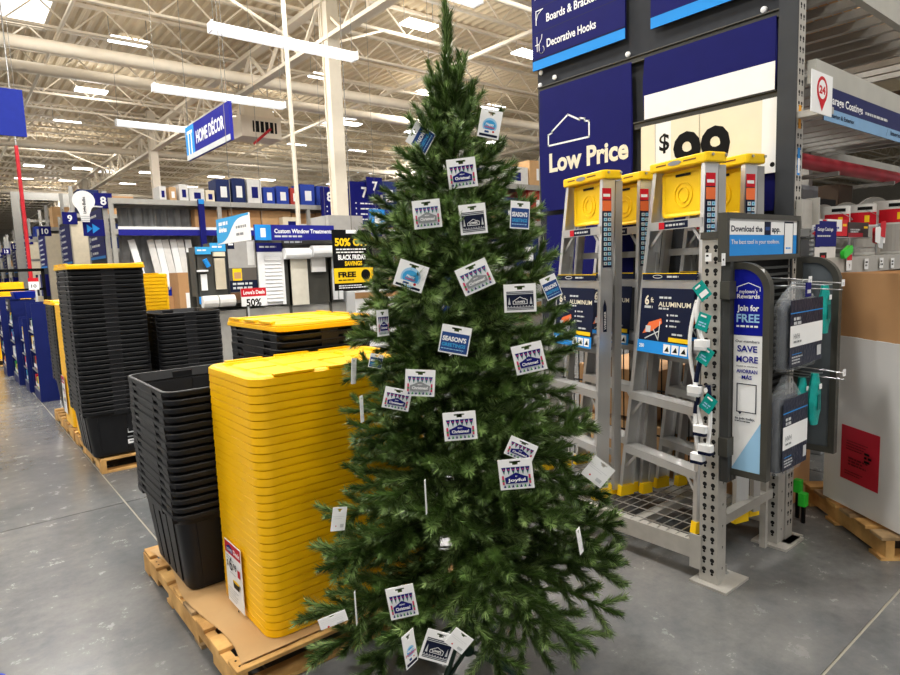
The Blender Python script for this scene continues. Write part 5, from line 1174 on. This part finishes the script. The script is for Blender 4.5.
# cartons on the upper levels of the paint rack
for i, (x, z, wx, h, m) in enumerate(((3.5, 2.96, .9, .6, card), (4.45, 2.96, 1.1, .5, BOXC[3]), (5.75, 2.42, .9, .26, mat('box_dark', '4a3a2c', .7)))):
    carton(x, 1.5, z, wx, .7, h, m, ['brown carton on the top level above the upright', 'tan carton on the top level of the paint rack', 'dark carton at the right on the second level'][i], None, tape=False)
for i in range(8):
    x = 3.6+i*.32; carton(x, 1.75+.1*(i % 2), .0 if i % 2 else .0, .28, .4, .5+.35*((i*5) % 7)/7, [BOXC[5], mat('box_dark', '4a3a2c'), BOXC[7], grayp][i % 4], 'box on the floor under the paint shelf, %s from left' % (ORD[i] if i else 'first'), 'boxes under the paint shelf')
for i in range(7):
    x = 3.62+i*.36; carton(x, 2.0, 1.454, .3, .28, .45+.22*((i*3) % 5)/5, [mat('box_dark', '4a3a2c'), grayp, mat('box_black', '2b2a2a', .7)][i % 3], 'box at the rear of the paint shelf, %s from left' % (ORD[i] if i else 'first'), 'boxes at the rear of the paint shelf')  # rear boxes made tall and dark to block light and darken the bay

# ================================================================== CHRISTMAS TREE
TX, TY = 1.378, 1.668
tree = empty('christmas_tree', (TX, TY, 0), 0, 'tall slim green artificial christmas tree hung with gift cards', 'tree')
MB().tube((0, 0, .06), (0, 0, 1.2), .018, barkm, 10).tube((0, 0, 1.2), (0, 0, 2.1), .013, barkm, 8, r1=.006).build('trunk', tree, smooth=True)
for a in (20, 110, 200, 290):
    c, s_ = math.cos(R(a)), math.sin(R(a))
    b = MB(); b.tube((0, 0, .20), (c*.18, s_*.18, .03), .010, standm, 8).tube((c*.18, s_*.18, .03), (c*.40, s_*.40, .012), .010, standm, 8).tube((c*.03, s_*.03, .06), (c*.20, s_*.20, .026), .008, standm, 8); b.build('stand_leg', tree, smooth=True)
MB().tube((0, 0, .05), (0, 0, .28), .026, standm, 12).build('stand_socket', tree, smooth=True)
def add_sprig(b, p0, d, L_, q, dens=1800, nl=.038):
    lf = .10 if q.random() < .6 else .5
    """a needled twig from p0 along d"""
    d = d.normalized(); u = d.orthogonal().normalized(); v = d.cross(u)
    n = int(L_*dens)
    for i in range(n):
        f = q.random(); a = q.random()*2*math.pi; base = p0+d*(L_*f)
        e = (u*math.cos(a)+v*math.sin(a)); l = nl*(.75+.45*q.random())*(1 if f < .85 else .8)
        tip = base+(e*.66+d*(.70+.25*q.random())+Vector((0, 0, .06))).normalized()*l
        sd = (d.cross(e)+e*.3*(q.random()-.5)).normalized()*.0021
        k = len(b.v); b.v += [tuple(base-sd), tuple(base+sd), tuple(tip)]; b.f.append((k, k+1, k+2)); b.m.append(1 if q.random() < lf*(.5+f) else 0)
def branch_mesh(L_, seed, up=.1):
    q = random.Random(seed); nb = MB(); nb.mats = [needle, needle2]; wb = MB()
    pts = [Vector((L_*k/8, 0, L_*(up*(k/8)**1.5 - .05*(k/8)))) for k in range(9)]
    for a, c in zip(pts, pts[1:]): wb.tube(a, c, .0032, nwire, 5, cap=False)
    at = lambda f: pts[min(7, int(f*8))].lerp(pts[min(7, int(f*8))+1], f*8-min(7, int(f*8)))
    add_sprig(nb, at(.25), at(1)-at(.25), L_*.75, q)
    f = .22; s = 1; step = .050/L_
    while f < .93:
        p = at(f); l = (.11+.07*q.random())*(1.15-.45*f)*min(1, .35+L_*1.3)
        d = Vector((math.cos(R(48)), s*math.sin(R(48))*(.8+.4*q.random()), .22*(q.random()-.25))).normalized()
        wb.tube(p, p+d*l, .0018, nwire, 4, cap=False); add_sprig(nb, p, d, l, q)
        if q.random() < .4:
            d2 = Vector((.6, .25*s, .75 if q.random() < .7 else -.5)).normalized(); add_sprig(nb, p, d2, l*.8, q)
        s = -s; f += step*(.8+.4*q.random())
    add_sprig(nb, at(.93), Vector((1, 0, .25)), .06, q, 2000)
    return wb.mesh('branch'), nb.mesh('needles')
CLS = [.14, .22, .30, .40, .50, .58]
BM = {c: [branch_mesh(c, int(c*100)+k*7, .12 if c > .25 else .05) for k in range(3)] for c in CLS}
# silhouette half widths in metres against height (left, right as seen in the picture)
PROF = [(2.22, .03, .04), (2.12, .09, .11), (2.03, .11, .18), (1.93, .16, .20), (1.82, .22, .25), (1.72, .27, .28), (1.62, .30, .33), (1.46, .33, .36), (1.34, .37, .37), (1.2, .40, .41), (1.06, .42, .43), (.90, .41, .45), (.78, .44, .48), (.64, .47, .52), (.5, .52, .56), (.36, .56, .60), (.24, .58, .60), (.1, .50, .55)]
def prof(z):
    for (za, la, ra), (zb_, lb, rb) in zip(PROF, PROF[1:]):
        if z >= zb_: f = (za-z)/(za-zb_); return la+(lb-la)*f, ra+(rb-ra)*f
    return PROF[-1][1:]
camd = math.atan2(-TY, -TX)             # direction tree -> camera
q = random.Random(11); nbr = 0; ang = 0
z = 2.06
while z > .37:
    l, r_ = prof(z)
    ang += 137.5+q.uniform(-12, 12)
    th = R(ang); side = -math.sin(th-camd)        # -1 .. 1 : right of picture positive?
    rad = (l+r_)/2+(r_-l)/2*(-side)
    t_ = (2.12-z)/1.84
    rad = max(.05, (rad-.035)*(q.uniform(.84, 1.07)))*(.62 if t_ < .12 else .85 if t_ < .25 else 1)
    el = 62-90*min(1, t_*2.2) if t_ < .28 else (12-30*(t_-.28)/.72)      # elevation of the branch
    el += q.uniform(-9, 9)
    L_ = max(.12, rad/max(.38, math.cos(R(el))))
    if t_ < .2: L_ = min(L_, .24)
    c = min(CLS, key=lambda k: abs(k-L_)); wm, nm_ = BM[c][q.randrange(3)]
    sc = L_/c; sc2 = min(1.15, max(.85, sc))
    o = bpy.data.objects.new('branch', wm); S.collection.objects.link(o); o.parent = tree
    zz = z-math.sin(R(el))*L_*.45
    o.location = (0, 0, min(2.02, zz)); o.rotation_euler = (R(q.uniform(-25, 25)), R(-el), th); o.scale = (sc, sc2, sc2)
    n = bpy.data.objects.new('needles', nm_); S.collection.objects.link(n); n.parent = o; n['kind'] = 'stuff'
    nbr += 1; z -= .0088+.0006*math.sin(nbr)
print('branches', nbr)
# leader at the top
b = MB(); b.mats = [needle, needle2]; q = random.Random(5)
for (p, d, L_) in (((0, 0, 1.95), (0, 0, 1), .42), ((0, 0, 1.95), (.05, 0, 1), .36), ((0, 0, 1.9), (-.12, -.1, 1), .26), ((0, 0, 1.9), (.1, -.12, 1), .28), ((0, 0, 1.95), (.14, -.16, 1), .12), ((0, 0, 1.93), (-.2, .1, 1), .12), ((0, 0, 1.86), (-.15, .22, 1), .2), ((0, 0, 1.85), (.25, -.3, 1), .24)): add_sprig(b, Vector(p), Vector(d), L_, q, 2800, .044)
b.build('needles', tree, kind='stuff')
# long drooping branches low on the right and left
for (th, L_, el, z) in ((camd+R(78), .55, -28, .50), (camd+R(64), .55, -42, .56), (camd+R(95), .55, -10, .42), (camd-R(62), .58, -20, .38), (camd-R(80), .58, -14, .36), (camd-R(44), .56, -28, .40), (camd+R(44), .52, -44, .52), (camd+R(130), .5, -15, .36), (camd-R(110), .5, -15, .36), (camd+R(30), .5, -28, .56), (camd-R(25), .5, -22, .52)):
    wm, nm_ = BM[.58 if L_ > .52 else .50][0]; o = bpy.data.objects.new('branch', wm); S.collection.objects.link(o); o.parent = tree; o.location = (0, 0, z); o.rotation_euler = (R(20), R(-el), th)
    n = bpy.data.objects.new('needles', nm_); S.collection.objects.link(n); n.parent = o; n['kind'] = 'stuff'
MB().tube((TX+.2, TY-.3, .004), (TX+.5, TY-.15, .004), .004, blk, 6).build('tree_cord') if False else None

# ------------------------------------------------------------------ gift cards hung on the tree
def gcard(px, py, wpx, rot, design, label, yaw=0, r=None, aspect=1.0):
    # depth: on the outside of the tree at this height
    P = atd(px, py, 2.15); z = P.z; l, rr = prof(max(.12, z))
    off = (px-(447+.032*py))/290.0; rad = (rr if off > 0 else l)
    f = min(1, abs(off)/max(.05, rad)); dep = rad*math.sqrt(max(0.02, 1-f*f))*.98+.02
    D = 2.17-dep-(.05 if py < 320 else .015) if r is None else r
    P = atd(px, py, D); wd = wpx*D/F
    fwd = math.atan2(O.y-P.y, O.x-P.x)   # toward camera
    M = Matrix.Translation(P) @ Matrix.Rotation(fwd+R(90), 4, 'Z') @ Matrix(((1, 0, 0, 0), (0, 0, -1, 0), (0, 1, 0, 0), (0, 0, 0, 1))) @ Matrix.Rotation(R(yaw), 4, 'Y') @ Matrix.Rotation(R(rot), 4, 'Z') @ Matrix.Translation((-wd/2, -wd/2*aspect, 0))
    h = wd*aspect
    s = Sign('gift_card', label, 'gift card', M, wd, h*.80, .0015, white)
    for b_ in (s.board,):
        mb = MB(); y0, y1, y2, y3 = h*.80, h*.87, h*.93, h
        mb.box((0, 0, -.0015), (wd, y0, 0), white).box((0, y0, -.0015), (wd*.34, y3, 0), white).box((wd*.66, y0, -.0015), (wd, y3, 0), white).box((wd*.34, y2, -.0015), (wd*.66, y3, 0), white).box((wd*.34, y0, -.0015), (wd*.42, y1, 0), white).box((wd*.58, y0, -.0015), (wd*.66, y1, 0), white)
        me = mb.mesh('card'); b_.data = me
    W = wd; a, c = W*.08, h*.08; w2, h2 = W*.84, h*.66
    if design in ('xmas', 'pale', 'joy', 'thanks'):
        base = mat('card_pattern', 'dfe3e6', .5)
        s.rect(a, c, a+w2, c+h2, base); q = random.Random(int(px)); cols = [navy, pink, green, red, bluec] if design != 'pale' else [bluec, pink, green, grayp, bluec]
        for k in range(6): x = a+w2*(k+.5)/6; s.poly([(x-w2*.08, c+h2), (x, c+h2*.62), (x+w2*.08, c+h2)], cols[0]); s.disc(x, c+h2*.88, w2*.028, pink, 6); s.poly([(x-w2*.02, c+h2*.74), (x, c+h2*.66), (x+w2*.02, c+h2*.74), (x, c+h2*.82)], green)
        for sx in (a, a+w2*.93): s.rect(sx, c+h2*.15, sx+w2*.07, c+h2*.6, cols[1]); s.rect(sx, c+h2*.3, sx+w2*.07, c+h2*.4, green)
        for k in range(7): x = a+w2*(k+.5)/7; s.poly([(x-w2*.045, c), (x, c+h2*.16), (x+w2*.045, c)], green if k % 2 else navy)
        pm = navy if design != 'pale' else grayp
        s.poly([(a+w2*.12, c+h2*.2), (a+w2*.88, c+h2*.2), (a+w2*.90, c+h2*.5), (a+w2*.78, c+h2*.56), (a+w2*.5, c+h2*.74), (a+w2*.22, c+h2*.56), (a+w2*.10, c+h2*.5)], pm)
        t1, t2 = {'xmas': ('MERRY', 'Christmas!'), 'pale': ('MERRY', 'Christmas!'), 'joy': ('BE', 'Joyful'), 'thanks': ('MERRY', 'Christmas!')}[design]
        s.text(t1, a+w2*.5, c+h2*.53, h*.055, white, al='c', bold=.02); s.text(t2, a+w2*.5, c+h2*.30, h*.14, white, al='c', width=w2*.62, bold=.03)
    elif design == 'season':
        s.rect(a*.5, c*.6, W-a*.5, c+h2, bluec); s.text("SEASON'S", a, c+h2*.55, h*.22, white, width=w2*.95, bold=.04); s.text('GREETINGS', a, c+h2*.26, h*.16, azure, width=w2*.95, bold=.03); s.lines(a, c+h2*.1, a+w2, 1, .01, h*.03, pale, 3)
        for k in range(8): s.disc(a+w2*((k*.37) % 1), c+h2*((k*.61) % 1), W*.008, white, 5)
    elif design == 'sweater':
        s.rect(a, c, a+w2, c+h2, navyd)
        for yy in (.04, .12, .84, .92): s.rect(a, c+h2*yy, a+w2, c+h2*(yy+.035), ltgray)
        for k in range(9): s.poly([(a+w2*(k+.2)/9, c+h2*.18), (a+w2*(k+.5)/9, c+h2*.24), (a+w2*(k+.8)/9, c+h2*.18)], ltgray)
        logo(s, a+w2*.24, c+h2*.32, w2*.52, white, W*.018); s.text("LOWE'S", a+w2*.5, c+h2*.38, h*.10, white, al='c', width=w2*.36, bold=.04)
        for x in (a+w2*.1, a+w2*.9): s.poly([(x-w2*.05, c+h2*.3), (x, c+h2*.7), (x+w2*.05, c+h2*.3)], ltgray)
    elif design == 'globe':
        s.rect(a, c*.6, a+w2, c+h2*.08, navyd); s.disc(W*.5, c+h2*.55, w2*.40, pale); s.disc(W*.5, c+h2*.55, w2*.33, azure, ry=w2*.28); s.poly([(W*.22, c+h2*.32), (W*.78, c+h2*.32), (W*.86, c+h2*.1), (W*.14, c+h2*.1)], white)
        s.text('Happy', W*.5, c+h2*.55, h*.12, white, al='c', bold=.03); s.text('Holidays', W*.5, c+h2*.40, h*.11, pink, al='c', bold=.03); s.disc(W*.7, c+h2*.24, W*.05, red, 8); s.rect(W*.3, c+h2*.15, W*.5, c+h2*.26, bluec)
    elif design == 'back':
        s.lines(a, h*.6, a+w2, 2, h*.08, h*.015, ltgray, 3); s.rect(W*.6, h*.15, W*.85, h*.3, ltgray); s.disc(W*.3, h*.22, W*.04, red, 8)
    return s.done()
G = [(421, 138, 24, 58, 'season', 'gift card tilted steeply left near the top, SEASON\'S GREETINGS', 20, 1.0),
 (490, 124, 22, -12, 'globe', 'snow globe gift card highest on the right side of the tree', 10, 1.25),
 (462, 173, 29, 5, 'xmas', 'patterned Merry Christmas gift card, topmost on the tree centre line', 0, 1.0),
 (427, 214, 28, 4, 'pale', 'pale Merry Christmas gift card in the upper left row', 0, 1.0),
 (473, 219, 27, 4, 'sweater', 'navy knit style gift card in the middle of the upper row', 0, 1.1),
 (520, 215, 21, -4, 'season', 'narrow Season\'s Greetings gift card at upper right edge', 25, 1.3),
 (411, 276, 30, -20, 'globe', 'snow globe gift card tilted clockwise at left, below the upper row', 0, .9),
 (475, 277, 33, 22, 'pale', 'faded Merry Christmas gift card tilted up at the tree centre', 0, .85),
 (520, 298, 32, 1, 'sweater', 'navy knit style gift card straight at the right, mid height', 0, .88),
 (551, 287, 17, 22, 'season', 'small Season\'s Greetings gift card at the right tip by the ladders', 20, 1.35),
 (383, 323, 15, 0, 'xmas', 'narrow Merry Christmas gift card turned at the left edge', 40, 1.75),
 (455, 340, 30, -12, 'season', 'Season\'s Greetings gift card in the centre, above the pale one', 0, .95),
 (529, 358, 31, 12, 'xmas', 'Merry Christmas gift card tilted at right, below the knit card', 0, .95),
 (420, 383, 30, -5, 'pale', 'washed out Merry Christmas gift card left of centre', 0, .9),
 (397, 399, 27, -14, 'xmas', 'Merry Christmas gift card half hidden behind the washed out one', 0, .8),
 (460, 426, 33, 3, 'xmas', 'Merry Christmas gift card on the centre line, mid tree', 0, .88),
 (521, 450, 29, -24, 'xmas', 'Merry Christmas gift card tilted behind the joyful card', 0, .7),
 (516, 474, 34, 5, 'joy', 'gift card reading Be Joyful right of centre, lower middle', 0, .92),
 (402, 602, 28, 8, 'xmas', 'Merry Christmas gift card alone at lower left of the tree', 0, 1.2),
 (438, 647, 31, -20, 'sweater', 'navy knit style gift card lowest on the tree', 0, 1.05),
 (410, 649, 17, 8, 'globe', 'narrow snow globe gift card turned away at the bottom', 45, 2.2),
 (459, 641, 22, -40, 'back', 'blank white back of a card beside the lowest knit card', 0, .9),
 (598, 472, 24, -38, 'back', 'blank white card back at the right edge before the ladders', 0, 1.0),
 (580, 541, 7, 15, 'back', 'edge-on card at lower right of the tree', 60, 4.2),
 (426, 497, 4, 2, 'back', 'edge-on card sliver left of centre, mid tree', 75, 9.0),
 (339, 519, 15, -10, 'back', 'greyish blank card at the left edge over the yellow lids', 20, 1.6),
 (356, 608, 4, 3, 'back', 'edge-on card sliver at lower left branch', 75, 9.0),
 (333, 620, 28, 14, 'back', 'wide blank card lying on the lowest left branch', 0, .42),
 (354, 371, 8, -8, 'back', 'thin turned card at left edge over the lids, upper one', 55, 3.2),
 (362, 409, 6, 0, 'back', 'thin turned card at left edge over the lids, lower one', 60, 4.5),
 (376, 361, 14, -15, 'season', 'small dim blue card at left edge above the yellow lids', 20, 1.0)]
for (px, py, wpx, rot, des, lab, yaw, asp) in G: gcard(px, py, wpx, rot, des, lab, yaw, None, asp)
